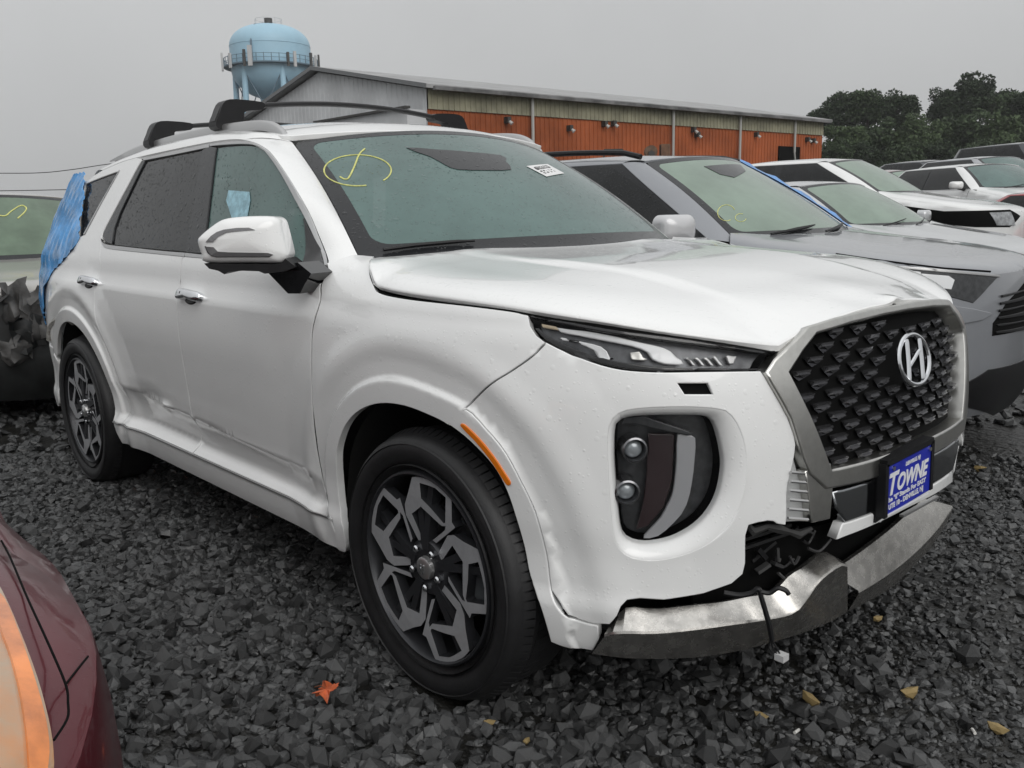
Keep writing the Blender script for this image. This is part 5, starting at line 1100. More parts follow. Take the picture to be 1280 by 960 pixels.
def text3(name, body, fr, x, y, size, m, parent, shear=0, width=None, bold=0.0, h=.0012):
    cu = bpy.data.curves.new('t', 'FONT'); cu.body = body; cu.size = size; cu.shear = shear; cu.offset = bold; cu.extrude = h/2
    to = bpy.data.objects.new('t', cu); COL.objects.link(to); dg = bpy.context.evaluated_depsgraph_get(); me = to.evaluated_get(dg).to_mesh()
    V = np.array([v.co[:] for v in me.vertices]); F = [tuple(p.vertices) for p in me.polygons]; bpy.data.objects.remove(to)
    k = 1.0 if width is None else width/(V[:, 0].max()-V[:, 0].min()); V[:, 0] = (V[:, 0]-V[:, 0].min())*k
    o, ex_, ey_, ez_ = fr; W_ = [o+ex_*(x+v[0])+ey_*(y+v[1])+ez_*(v[2]+h*.6) for v in V]
    return mk(name, W_, F, m, parent, False)
text3('lettering', 'T', fr, .004, ph*.40, ph*.62, pwh, PL, .28, pw*.22, .002)
text3('lettering', 'OWNE', fr, pw*.20, ph*.415, ph*.46, pwh, PL, .28, pw*.73, .002)
text3('lettering', 'he "E" Stands For EASY', fr, .004, ph*.255, ph*.135, pwh, PL, 0, pw*.86, .0004)
text3('lettering', 'UTE 10 - DENVILLE, NJ', fr, .004, ph*.10, ph*.145, pwh, PL, 0, pw*.80, .0004)
text3('lettering', 'DENVILLE, NJ', fr, pw*.38, ph*.84, ph*.11, pwh, PL, .1, pw*.34, .0004)
bo = MB()
for a in (.10, .95): bo.lathe([(0, .004), (.005, .003), (.006, 0)], 'z', 10, (0, 0, 0)) if False else bo.poly([(.006*math.cos(t)+pw*a, .006*math.sin(t)+ph*.93) for t in np.linspace(0, 6.28, 9)[:-1]], 0, .004, fr)
bo.build('plate_bolt', M['chrome'], PL, False)
MB().bar(at_plane(1127, 645, (.90, 0, 0), (1, 0, 0)), at_plane(1171, 621, (.90, 0, 0), (1, 0, 0)), .012, .006).build('torn_trim', M['silver'], SUV, False)
# dangling sensor lead
wq = [at_plane(*p, (.86, -.55, .4), nrm((.62, -.78, 0))) for p in ((905, 741), (925, 744), (940, 741), (948, 736), (952, 748), (957, 765), (962, 783), (965, 800))]
WR = MB().tube(cr(wq, 5), .0065, 7).build('sensor_lead', M['black'], SUV)
MB().tube(cr([at_plane(*p, (.86, -.55, .4), nrm((.62, -.78, 0))) for p in ((950, 739), (962, 741), (972, 735), (982, 738), (986, 743))], 4), .006, 6).build('sensor_lead', M['black'], SUV)
for k in range(3): MB().tube(cr([at_plane(*p, (.86, -.55, .4), nrm((.62, -.78, 0))) for p in ((964, 798), (961+k*5, 810), (970+k*3, 820))], 4), .002, 5).build('loose_wire', M['black'], WR)
q = at_plane(977, 821, (.86, -.55, .4), nrm((.62, -.78, 0))); MB().box(q-[.012, .012, .008], q+[.012, .012, .008]).build('connector', mat('connector_white', (.5, .5, .5), .4), WR, False)
# ---------------- blue film over the broken rear glass
film = mat('blue_film', (.07, .33, .72), .25, coat=.5, var=.35, vscale=9, spec=.7)
sA = SB.sx(-3.25)
film_ol = T([(108, 229), (104, 266), (100, 298), (92, 312), (80, 326), (68, 338), (58, 362)], 'film')
rest = np.array([[film_ol[-1][0]+.05, film_ol[-1][1]-.10], [film_ol[-1][0]+.3, film_ol[-1][1]-.22], [film_ol[-1][0]+.8, film_ol[-1][1]-.1], [film_ol[-1][0]+.8, 1.35], [film_ol[0][0]+.35, 1.56], [film_ol[0][0]+.08, 1.565]])
def film_d(uv, p):
    a = uv[:, 0]+.45*(uv[:, 1]-1.2); return .009+.004*np.sin(a*95+3*np.sin(uv[:, 1]*11))+.003*np.sin(a*173+uv[:, 1]*17)+.004*np.sin(uv[:, 1]*23+a*9)
lab(panel('plastic_film', SS, np.vstack([film_ol, rest]), film, SUV, g=.014, out=-1, thick=.002, bev=.0005, disp=film_d), 'crinkled blue plastic film taped over the rear window')
# ---------------- sticker print
u4 = stk
def on_ws(a, b): return WSF.fn(*np.array([[(u4[0]*(1-a)*(1-b)+u4[1]*a*(1-b)+u4[2]*a*b+u4[3]*(1-a)*b)[0]], [(u4[0]*(1-a)*(1-b)+u4[1]*a*(1-b)+u4[2]*a*b+u4[3]*(1-a)*b)[1]]]))[0]
o_ = on_ws(0, 1); ex_ = on_ws(1, 1)-o_; ey_ = on_ws(0, 0)-o_; sw, sh = np.linalg.norm(ex_), np.linalg.norm(ey_); ez_ = nrm(np.cross(ex_, ey_)); frs = (o_+ez_*.004, ex_/sw, ey_/sh, ez_)
ink = mat('print_black', (.03, .03, .03), .6)
text3('sticker_number', '67626523', frs, sw*.10, sh*.55, sh*.34, ink, WS, 0, sw*.72, .0006)
for k, (a, b) in enumerate(((.1, .36), (.1, .2))): text3('sticker_line', '2 0 2 1' if k else '0 8 - 2 3', frs, sw*a, sh*b, sh*.13, ink, WS, 0, sw*.6)

# far half of the nose, just peeping past the grille
for o in list(SUV.children):
    if o.name.split('.')[0] in ('front_bumper', 'headlight', 'corner_lamp', 'lamp_bezel', 'arch_trim', 'side_marker'): mirror(o)
# ================================================================== the other cars
def simple_wheel(parent, x, y, r, sg, rimm):
    w_ = empty('wheel'); w_.parent = parent; w_.location = (x, y, r); w_.rotation_euler = (0, 0, 0 if sg < 0 else math.pi)
    MB().lathe([(r*.68, .02), (r*.80, .0), (r*.93, .0), (r*.99, .03), (r, .06), (r, .17), (r*.96, .205), (r*.7, .21)], 'y', 48).build('tyre', M['rubber'], w_)
    MB().lathe([(r*.72, .012), (r*.68, .0), (r*.64, .02), (r*.60, .1), (0, .1)], 'y', 40).build('rim', M['darkalloy'], w_)
    for k in range(5):
        a = 2*math.pi*k/5; d = np.array([math.cos(a), 0, math.sin(a)]); MB().bar(d*.03+[0, .03, 0], d*r*.66+[0, .012, 0], r*.16, .02, up=(0, 1, 0)).build('spoke', rimm, w_, False)
    return w_
def build_car(root, paint, hw=.91, zs=(.98, .76), belt=1.0, roof=1.44, xf=.88, xr=-3.7, wb=2.7, wsb=-.48, wst=-1.15, wbase=.74, wtop=.56, rt=-2.55, rb=-3.2, rbz=1.05, wr=.335, crown=.05, glass=None, sideglass=None, n=2.8, m=2.5, xr0=None, nwin=2, detail=True, far=True, plan=None):
    glass = glass or M['fogglass']; sideglass = sideglass or M['darkglass']
    wz_ = hermite([.14, .22, .32, .5, .7, belt-.12, belt-.04, belt, belt+.05, roof-.06, roof], [.90*hw, .94*hw, .975*hw, .995*hw, hw, .985*hw, .96*hw, .93*hw, .905*hw, (wtop+.055), wtop-.02])
    def W(x, z):
        x = np.asarray(x, float); z = np.asarray(z, float); w_ = wz_(z); kf = sstep(x, wsb-.15, wsb+.25); zt = np.interp(x, [wsb, xf], zs)
        fr_ = hw*(1-.35*np.clip((z-(zt-.10))/.14, 0, 1)**2); return (np.where(z > .5, w_*(1-kf)+np.minimum(w_, fr_)*kf, w_))*(1-.03*sstep(-x, wb-.2, wb+.8))
    XF = hermite([.14, .28, .45, .65, zs[1], zs[1]+.12, 1.8], [xf-.10, xf-.03, xf, xf-.005, xf-.04, xf-.12, xf-.4]); XR = hermite([.14, .3, .6, .9, rbz, roof], [xr+.15, xr+.03, xr, xr+.02, xr+.08, rt-.3])
    D_ = lambda x, y, z: .012*(1-sstep(np.hypot(x, z-wr), wr+.06, wr+.16)+1-sstep(np.hypot(x+wb, z-wr), wr+.06, wr+.16))*sstep(y, .4*hw, .7*hw)
    bpy.context.view_layer.update(); Mw = np.array(root.matrix_world); B = Body(W, XF, XR, .05, xr0 or (xr+.75), n=n, m=m, D=D_, M_=Mw, zr=(.16, roof))
    S = B.S; top = lambda x: np.interp(x, [rb, wsb-.1, wsb+.15, xf], [belt+.02, belt, zs[0]-.055, zs[1]-.045])
    ss = np.linspace(.004, B.sT-.004, 90)
    def topline(a):
        z = np.full(len(a), .8)
        for _ in range(6): z = top(B.P(a, z)[:, 0])
        return np.stack([a, z], -1)
    tl = topline(ss); arcs = []
    for cx in (0, -wb):
        r = wr+.055; arcs.append([(B.sx(cx+r*math.cos(a)), wr+r*math.sin(a)) for a in np.linspace(math.radians(-18), math.pi+math.radians(18), 26)])
    lo_ = [(.004, .22)]+[(B.sF*.7, .22)]+[(p[0], max(p[1], .22)) for p in arcs[0]]+[(p[0], max(p[1], .22)) for p in arcs[1]]+[(B.sT-.004, .25)]
    ol = np.vstack([tl, np.array(lo_)[::-1]])
    body = panel('body_side', S, ol, paint, root, g=.06, out=-1, thick=.02, step=.045)
    if far: mirror(body)
    # hood
    e = B.P(tl[:, 0], tl[:, 1]); hx = e[e[:, 0] > wsb+.03]; nh = hx[np.argsort(-hx[:, 0])]
    def hoodz_(x, y):
        x = np.asarray(x, float); y = np.asarray(y, float); P = np.stack([x, -np.abs(y)], -1); d = segdist(P, nh[:, :2], False); t = np.clip(d/.22, 0, 1); return top(x)+crown*np.sqrt(np.maximum(0, 1-(1-t)**2))+.015*sstep(d, .2, .6)
    HSf = Surf(lambda u, v: np.stack([u, v, hoodz_(u, v)], -1), (wsb-.3, xf+.1), (-hw, hw), Mw)
    bb = np.vstack([[(wsb+.20, 0), (wsb+.13, -wbase*.6)], [(wsb-.02, -wbase*1.0)], nh[::-1][:, :2], [(nh[0, 0], 0)]]); bb[:, 1] = np.minimum(bb[:, 1], 0)
    hd = panel('hood', HSf, np.vstack([bb, (bb*[1, -1])[::-1][1:-1]]), paint, root, g=.06, out=1, thick=.015, step=.04)
    # screens
    def wf(v, t):
        v = np.asarray(v, float); t = np.asarray(t, float); q = 1-v*v; y = v*(wbase+(wtop-wbase)*t); x = (wsb+.19*q)*(1-t)+(wst+.12*q)*t; z = (zs[0]+.0*q)*(1-t)+(roof-.075+.045*q)*t; bl = .02*np.sin(np.pi*np.clip(t, 0, 1)); return np.stack([x+bl*.45, y, z+bl*.9], -1)
    WSs = Surf(wf, (-1, 1), (-.12, 1.02), Mw, .05, .05)
    oo, ii = rrect(-1, -.12, 1, 1, .05, .06), rrect(-.93, .06, .93, .95, .07, .07)
    panel('windscreen_border', WSs, oo, M['frit'], root, holes=[ii], g=.08, out=1, thick=.006, bev=.002); ws = panel('windscreen', WSs, ii, glass, root, g=.08, out=1, thick=.004, bev=.001, off=-.001)
    def rf(v, t):
        v = np.asarray(v, float); t = np.asarray(t, float); q = 1-v*v; y = v*((wbase-.03)+(wtop-wbase+.03)*t); x = (rb-.10*q)*(1-t)+(rt-.08*q)*t; z = rbz*(1-t)+(roof-.07+.04*q)*t; return np.stack([x, y, z], -1)
    RSs = Surf(rf, (-1, 1), (0, 1), Mw, .08, .08); panel('rear_window', RSs, rrect(-.97, .0, .97, .98, .06, .06), sideglass, root, g=.1, out=-1, thick=.006)
    # roof
    rzz = hermite([rt-.1, rt*.6+wst*.4, wst*.75+rt*.25, wst+.12], [roof-.035, roof+.0, roof+.002, roof-.03])
    rz_ = lambda x, y: rzz(x)-.045*(np.abs(y)/(wtop+.02))**2.2
    RSf = Surf(lambda u, v: np.stack([u, v, rz_(np.asarray(u), np.asarray(v))], -1), (rt-.2, wst+.2), (-hw, hw), Mw)
    vv = np.linspace(-1, 1, 15); tp = wf(vv, np.full(15, 1.006))[:, :2]; bt = rf(vv, np.full(15, 1.0))[:, :2]
    panel('roof', RSf, np.vstack([tp, bt[::-1]]), paint, root, g=.08, out=1, thick=.015, step=.06)
    # side glass and frames on the tumblehome
    G = lambda x, z: (B.sx(x), z); zt_ = roof-.075
    ap = lambda z: wsb-.10+(wst-wsb-.02)*(z-belt)/(zt_-belt); cp = lambda z: rb+.16+(rt-rb-.05)*(z-belt)/(zt_-belt)
    fo_ = [G(ap(z), z) for z in np.linspace(belt-.01, zt_, 8)]; fr_ = [G(x, zt_) for x in np.linspace(wst-.2, rt+.1, 10)]
    wsE = wf(np.full(14, -1.004), np.linspace(-.08, 1, 14)); foE = B.P(np.array([p[0] for p in fo_]), np.array([p[1] for p in fo_]))
    st = strip('windscreen_pillar', wsE, foE, 16, .008, paint, root)
    re_ = np.array([(x, -wtop-.004, 0) for x in np.linspace(wst, rt, 14)]); re_[:, 2] = rz_(re_[:, 0], re_[:, 1]); frE = B.P(np.array([G(x, zt_)[0] for x in np.linspace(ap(zt_), cp(zt_), 14)]), np.full(14, zt_)); sr = strip('roof_side', re_, frE, 16, .010, paint, root)
    rE = rf(np.full(10, -1.0), np.linspace(0, 1, 10)); cE = B.P(np.array([G(cp(z), z)[0] for z in np.linspace(belt, zt_, 10)]), np.linspace(belt, zt_, 10)); sc = strip('rear_pillar', rE, cE, 12, .008, paint, root)
    xa = [wsb-.10]; wins = []; xm = (wsb+rb)/2+.05
    def win(xb0, xb1, xt0, xt1): return np.array([G(xb0, belt+.012), G(xb0+(xt0-xb0)*.5, (belt+zt_)/2+.03), G(xt0, zt_-.02), G((xt0+xt1)/2, zt_-.008), G(xt1, zt_-.02), G(xb1, belt+.012)])
    W1_ = win(ap(belt)-.10, xm+.04, ap(zt_)-.06, xm+.02); W2_ = win(xm-.06, cp(belt)+.05, xm-.08, cp(zt_)+.04)
    sid = np.array([G(ap(belt), belt+.002), G(ap(zt_), zt_), G(cp(zt_), zt_), G(cp(belt), belt+.002)])
    fr1 = panel('window_frame', S, sid, M['frit'], root, g=.06, out=-1, off=-.004, thick=.01, step=.05); a1 = panel('side_window', S, W1_, sideglass if nwin != 9 else glass, root, g=.06, out=-1, off=.001, thick=.004, bev=.001); a2 = panel('side_window', S, W2_, sideglass, root, g=.06, out=-1, off=.001, thick=.004, bev=.001)
    bt_ = panel('belt_trim', S, np.array([G(ap(belt), belt+.004), G(cp(belt), belt+.004), G(cp(belt), belt-.012), G(ap(belt), belt-.012)]), M['silver'], root, g=.05, out=-1, off=.004, thick=.01)
    if far:
        for q in (st, sr, sc, fr1, a1, a2, bt_): mirror(q)
    # seams, under-parts
    u = MB(); u.box((xr+.15, -hw*.8, .24), (xf-.25, hw*.8, .5)); u.build('underbody', M['underseal'], root, False)
    cb = MB(); cb.box((rb+.1, -wbase+.06, .5), (wsb-.3, wbase-.06, belt-.05)); cb.build('cabin', M['cloth'], root, False)
    for y in (-.36, .36): pillow('headrest', rrect(-.12, 0, .12, .18, .05, .06), ((wsb-.95, y, belt+.08), (0, 1, 0), (-.15, 0, .98), (1, 0, .15)), .04, .08, M['cloth'], root)
    for cx in (0, -wb):
        for sg in ((-1, 1) if far else (-1,)):
            simple_wheel(root, cx, sg*(hw-.015), wr, sg, M['alloy'])
            a = np.radians(np.linspace(-25, 205, 16)); MB().grid(np.array([[(cx+(wr+.06)*math.cos(t), sg*yy, wr+(wr+.06)*math.sin(t)) for t in a] for yy in (hw-.03, .45)]+[[(cx+.05*math.cos(t), sg*.45, wr+.05*math.sin(t)) for t in a]])).build('wheel_housing', M['underseal'], root)
    for xg, z0g, z1g in ((wsb-.12, .32, belt-.02), (xm-.01, .30, belt-.02), (rb+.35, .55, belt-.02)):
        dgp = panel('door_gap', S, np.array([G(xg+.003, z0g), G(xg+.003, z1g), G(xg-.003, z1g), G(xg-.003, z0g)]), M['void'], root, g=.06, out=-1, off=.0015, thick=.003, bev=.0005)
        if xg != wsb-.12 and xg != xm-.01: continue
        dh = panel('door_handle', S, rrect(B.sx(xg-.75)-.09, belt-.14, B.sx(xg-.75)+.09, belt-.115, .012, .012), M['silver'], root, g=.05, out=-1, off=.03, thick=.03)
    if detail:
        zl = zs[1]-.06
        hl = panel('headlight', S, np.array([(.62, zl), (.80, zl+.0), (1.0, zl+.03), (1.12, zl+.05), (1.10, zl-.03), (.95, zl-.10), (.70, zl-.13), (.60, zl-.10)]), M['lampgrey'], root, g=.05, out=-1, off=.003, thick=.02); mirror(hl)
        panel('grille', S, rrect(-.45, zl-.22, .45, zl-.02, .06, .05), M['gloss'], root, g=.06, out=-1, off=.003, thick=.02)
        panel('bumper_intake', S, rrect(-.55, .26, .55, .42, .08, .05), M['black'], root, g=.08, out=-1, off=.003, thick=.02)
        for s_, pa in ((-1, None),):
            mm = pillow('side_mirror', rrect(-.11, -.065, .11, .065, .045, .045), ((wsb-.25, -hw-.10, belt+.07), nrm((-.25, -1, 0)), (0, 0, 1), nrm((1, -.25, 0))), .05, .06, paint, root)
            MB().bar((wsb-.25, -hw-.08, belt+.02), (wsb-.26, -hw+.06, belt-.01), .05, .035).build('mirror_stalk', M['black'], mm, False)
        if far: mirror(mm)
        wr_ = MB(); 
        for v0, t0, v1, t1 in ((-.55, -.02, .05, .10), (.1, -.02, .75, .10)):
            P = wf(np.linspace(v0, v1, 5), np.linspace(t0, t1, 5)); MB().tube(P+[.006, 0, .014], [.007, .008, .007, .006, .004], 5).build('wiper', M['black'], root)
    return dict(B=B, S=S, WS=WSs, H=HSf, ws=ws, hood=hd, topline=tl)
M['lampgrey'] = mat('headlamp_grey', (.30, .31, .32), .12, .3, coat=.7, var=.4, vscale=18)
def paintm(name, c, metal=.35, rough=.32): return add_drops(mat(name, c, rough, metal, coat=1.0, coatr=.05, var=.04, vscale=3), 170, .18, .5, .001)
# ---- grey compact SUV parked beside
GP = paintm('grey_blue_paint', (.25, .26, .28))
GS = empty('parked_suv', (-.67, 2.63, .055), .096, 'blue-grey SUV with black roof rails parked right behind the white SUV', 'SUV')
pale = add_drops(mat('hazy_glass', (.20, .265, .215), .12, spec=.5, var=.12, vscale=3, alpha=.96), 130, .45, .45, .0013)
R = build_car(GS, GP, hw=.925, zs=(1.10, .96), belt=1.10, roof=1.605, xf=.90, xr=-3.68, wb=2.69, wsb=-.36, wst=-1.04, wbase=.76, wtop=.60, rt=-3.0, rb=-3.35, rbz=1.15, wr=.36, crown=.05, glass=pale, detail=False, n=2.9, m=2.6)
Tg = lambda px, q='g': R['S'].trace(px, q)
def gpan(name, px, m, off=.003, par=GS, th=.015, g=.03, S=None, out=-1): return panel(name, S or R['S'], Tg(px, name) if S is None else S.trace(px, name), m, par, g=g, out=out, off=off, thick=th)
GH = gpan('headlight', [(1110, 333), (1160, 337), (1247, 346), (1236, 358), (1216, 379), (1190, 372), (1160, 362), (1130, 350)], M['lampdark'], .004)
gpan('light_guide', [(1150, 342), (1185, 345), (1192, 350), (1188, 362), (1170, 360), (1158, 352)], M['lampwhite'], .010, GH, .004, .015)
gpan('light_guide', [(1120, 336), (1150, 340), (1154, 352), (1140, 350)], M['lampwhite'], .010, GH, .004, .015)
gpan('chrome_edge', [(1110, 331.5), (1160, 335), (1248, 344), (1248, 347), (1160, 339), (1112, 334.5)], M['silver'], .010, GH, .006, .02)
gpan('grille', [(1281, 352), (1300, 350), (1300, 412), (1278, 412), (1240, 420), (1241, 404), (1258, 378)], M['void'], .004)
for k in range(6): gpan('grille_slat', [(1243+k*1.5, 414-k*9), (1300, 402-k*10), (1300, 405-k*10), (1243+k*1.5, 417-k*9)], M['black'], .012, GS, .008, .03)
gpan('bumper_cladding', [(1204, 480), (1235, 462), (1300, 440), (1300, 500), (1290, 530), (1240, 525), (1204, 508)], M['black'], .004)
gpan('bumper_fold', [(1190, 382), (1215, 386), (1240, 392), (1226, 400), (1205, 404), (1192, 404)], GP, .012, GS, .02)
# roof rails
for sg in (-1, 1):
    P = np.array([(x, sg*(.585), 1.575+.045*math.sin(math.pi*(x+2.85)/1.75)**.5 if -2.85 < x < -1.1 else 1.565) for x in np.linspace(-2.85, -1.08, 16)]); MB().tube(P, .017, 8).build('roof_rail', M['black'], GS)
mm = pillow('side_mirror', rrect(-.115, -.075, .115, .075, .05, .05), (GS_o := np.array((-.55, -1.02, 1.155)), nrm((-.35, -1, 0)), (0, 0, 1), nrm((1, -.35, 0))), .06, .06, paintm('silver_mirror', (.55, .55, .56), .2), GS); MB().bar((-.55, -.98, 1.09), (-.55, -.86, 1.08), .06, .04).build('mirror_stalk', M['black'], mm, False)
for v0, v1 in ((-.7, -.1), (-.05, .7)):
    P = np.array([R['WS'].fn(np.array([v]), np.array([t]))[0] for v, t in zip(np.linspace(v0, v1, 5), np.linspace(.0, .07, 5))]); MB().tube(P+[.006, 0, .014], [.006, .009, .012, .009, .004], 5).build('wiper', M['black'], GS)
tape = mat('blue_tape', (.05, .25, .62), .3, coat=.3, var=.3, vscale=12)
P0 = R['WS'].fn(np.full(14, .97), np.linspace(1.06, -.02, 14)); P1 = R['WS'].fn(np.full(14, 1.10), np.linspace(1.06, -.02, 14))
jit = .012*np.sin(np.arange(14)*1.9)[:, None]
lab(MB().grid(np.array([P0+[.01, 0, .012], (P0+P1)/2+[.01, 0, .03]+jit*[0, 1, .5], P1+[.0, 0, .012]])).build('tape_strip', tape, GS), 'blue plastic strip along the far edge of the windscreen')
ch2 = lambda px, r=.003: MB().tube(R['WS'].fn(*R['WS'].trace(px, 'gm').T), r, 5).build('chalk_mark', chalk, R['ws'])
ch2([(908+11*math.cos(a), 266-10*math.sin(a)) for a in np.linspace(.4, 5.2, 22)], .0022); ch2([(926+7*math.cos(a), 272-5*math.sin(a)) for a in np.linspace(1.2, 6.0, 14)], .0018)
panel('sensor_shade', R['WS'], R['WS'].trace([(880, 208), (925, 206), (932, 214), (918, 222), (900, 218)]), M['frit'], R['ws'], g=.05, out=1, off=.002, thick=.002, bev=.0005)
gs_seam = MB()
P = R['H'].fn(*R['H'].trace([(1045, 317), (1085, 323), (1130, 329), (1180, 335), (1240, 341)], 'hs').T); MB().tube(P+[0, 0, -.001], .0045, 5).build('hood_gap', M['void'], GS)
# ---- cars of the rows behind
def fit_pose(L, z0p, p0, wz=.15, wyaw=.12):
    P = np.array([v[0] for v in L]); Q = np.array([v[1] for v in L], float)
    def res(p):
        c, s = np.cos(p[3]), np.sin(p[3]); Gp = np.stack([p[0]+c*P[:, 0]-s*P[:, 1], p[1]+s*P[:, 0]+c*P[:, 1], p[2]+P[:, 2]], -1); return np.concatenate([((proj(Gp)-Q)/3).ravel(), [(p[2]-z0p)/wz, p[3]/wyaw]])
    p = np.array(p0, float); lam = 1e-2
    for _ in range(120):
        r = res(p); J = np.array([(res(p+np.eye(4)[k]*1e-5)-r)/1e-5 for k in range(4)]).T; A = J.T@J; d = np.linalg.solve(A+lam*np.diag(np.diag(A)+1e-9), -J.T@r)
        if (res(p+d)**2).sum() < (r**2).sum(): p = p+d; lam *= .5
        else: lam *= 3
    print('pose', p.round(2), 'cost', round(float((res(p)**2).sum()), 1)); return p
def wsL(wsb, wst, wb_, wt, zb, zt, q):   # windscreen corners near-top, far-top, near-base, far-base
    return [((wst, -wt, zt), q[0]), ((wst, wt, zt), q[1]), ((wsb, -wb_, zb), q[2]), ((wsb, wb_, zb), q[3])]
SED = dict(hw=.90, zs=(.98, .78), belt=.98, roof=1.45, wsb=-.48, wst=-1.2, wbase=.72, wtop=.56)
def place(name, pose, lb, paint, cat, **kw):
    o = empty(name, pose[:3], pose[3], lb, cat, 'cars parked in the lot'); k = dict(SED); k.update(kw); return o, build_car(o, paint, **k)
WP = paintm('white_sedan_paint', (.74, .745, .74), 0.0); SP = paintm('silver_paint', (.50, .51, .52)); PK = paintm('pinkish_paint', (.42, .33, .32)); GR2 = paintm('grey_paint', (.34, .35, .37)); DKP = paintm('dark_paint', (.035, .038, .045)); RDP = paintm('red_paint', (.33, .035, .04))
zt = 1.45-.075
pB = fit_pose([((-1.2, .56, zt), (1082, 233)), ((-.48, .72, .98), (1166, 278)), ((-1.2, 0, zt+.04), (1040, 231))], .2, (-1.0, 5.0, .2, .05))
place('parked_sedan', pB, 'silver sedan with raised wipers between the grey SUV and the white sedan', SP, 'sedan', glass=pale)
pA = fit_pose(wsL(-.48, -1.2, .72, .56, .98, zt, ((1027, 206), (1088, 210), (1106, 239), (1152, 237))), .4, (-1.5, 8.0, .4, .05))
oA, RA_ = place('parked_sedan', pA, 'white sedan with dark crushed nose behind the silver sedan', WP, 'sedan', glass=pale, detail=False)
panel('crushed_nose', RA_['S'], RA_['S'].trace([(1128, 257), (1180, 264), (1235, 263), (1262, 262), (1275, 270), (1262, 284), (1220, 284), (1170, 280), (1140, 270)]), M['void'], oA, g=.05, out=-1, off=.006, thick=.02)
panel('grille', RA_['S'], RA_['S'].trace([(1236, 266), (1262, 265), (1268, 282), (1245, 282)]), M['lampgrey'], oA, g=.05, out=-1, off=.014, thick=.02)
pC = fit_pose([((-1.2, -.56, zt), (1112, 214)), ((-.48, -.72, .98), (1140, 237)), ((-.48, .72, .98), (1186, 237))], .5, (-2, 11, .5, .05))
place('parked_sedan', pC, 'pinkish silver sedan showing only its windscreen behind the white sedan', PK, 'sedan', glass=pale)
# ---- far cars on the right (seen over the hoods)
def side_car(name, lb, paint, px_roof, py_roof, depth, yaw, cat='car', **kw):
    k = dict(SED); k.update(kw); p = at_depth(px_roof, py_roof, depth); z0 = p[2]-k['roof']; mid = (k['wst']+kw.get('rt', -2.55))/2
    c, s = math.cos(yaw), math.sin(yaw); return place(name, (p[0]-c*mid, p[1]-s*mid, z0, yaw), lb, paint, cat, **kw)
side_car('parked_car', 'white car with dark side windows at the right edge of the lot', WP, 1200, 206, 17, -.55, rt=-2.9, rb=-3.4, rbz=1.05)
side_car('parked_car', 'grey car whose curved roof shows behind the white car on the right', GR2, 1215, 197, 21, -.5, rt=-2.9, rb=-3.4)
side_car('parked_suv', 'dark SUV with roof rails, farthest right under the trees', DKP, 1262, 180, 24, -.45, 'SUV', roof=1.75, belt=1.15, zs=(1.12, .98), rt=-3.2, rb=-3.45, rbz=1.2, wsb=-.4, wst=-1.0, hw=.95, wtop=.62, wbase=.78)
side_car('parked_car', 'dark low car behind the pinkish sedan under the trees', DKP, 1150, 201, 24, -.3)
side_car('parked_car', 'dull red car cut by the right edge beside the white sedan nose', RDP, 1345, 236, 13.0, -.25)
# ---- damaged beige car behind the SUV's tail
BG = paintm('beige_paint', (.36, .345, .32), .3)
f_ = at_depth(-62, 420, 5.9)+RT*.72; yw = math.radians(-6)
BC = empty('wrecked_car', (f_[0]-.9, f_[1], 0.0), yw, 'beige car with smashed open front behind the tail of the white SUV', 'car')
grn = add_drops(mat('green_glass', (.11, .16, .11), .12, spec=.5, var=.2, vscale=3, alpha=.96), 130, .45, .45, .0013)
RB = build_car(BC, BG, hw=.92, zs=(1.04, .92), belt=1.06, roof=1.57, xf=.80, xr=-3.7, wb=2.7, wsb=-.62, wst=-1.25, wbase=.77, wtop=.62, rt=-2.8, rb=-3.3, rbz=1.1, crown=.045, glass=grn, detail=False)
dm = mat('wreck_black', (.012, .013, .013), .55, var=.5, vscale=8); gm_ = mat('torn_grey', (.06, .058, .056), .55, var=.5, vscale=9)
Sb = RB['S']
panel('crushed_opening', Sb, rrect(-.9, .42, 1.25, .86, .1, .08), dm, BC, g=.06, out=-1, off=.006, thick=.02)  # near-black sheet, its colour stands in for the shaded hollow of the nose
panel('bumper_cover', Sb, rrect(-1.0, .18, 1.2, .52, .1, .06), dm, BC, g=.05, out=-1, off=.03, thick=.03, disp=lambda uv, p: .02*np.sin(uv[:, 0]*7+uv[:, 1]*9))
g_ = np.random.default_rng(5)
for k in range(8):
    u0 = g_.uniform(-.3, 1.15); z0 = g_.uniform(.46, .84); P = [Sb.fn(np.array([u0+g_.uniform(-.12, .12)*j]), np.array([np.clip(z0+g_.uniform(-.1, .1)*j, .4, .9)]))[0]+np.array([.03+.03*g_.random(), 0, 0]) for j in range(3)]
    MB().bar(P[0], P[1], g_.uniform(.02, .07), .012).bar(P[1], P[2], g_.uniform(.02, .06), .012).build('torn_metal', gm_ if k % 3 else BG, BC, False)
for (a, b, c) in ((.85, .80, .2), (1.0, .62, .16)):
    p = Sb.fn(np.array([a]), np.array([b]))[0]; MB().tube(cr([p+[.05, 0, .05], p+[.06, .06, -.05], p+[.05, .02, -.2]], 4), .02, 6).build('hanging_bracket', gm_, BC)
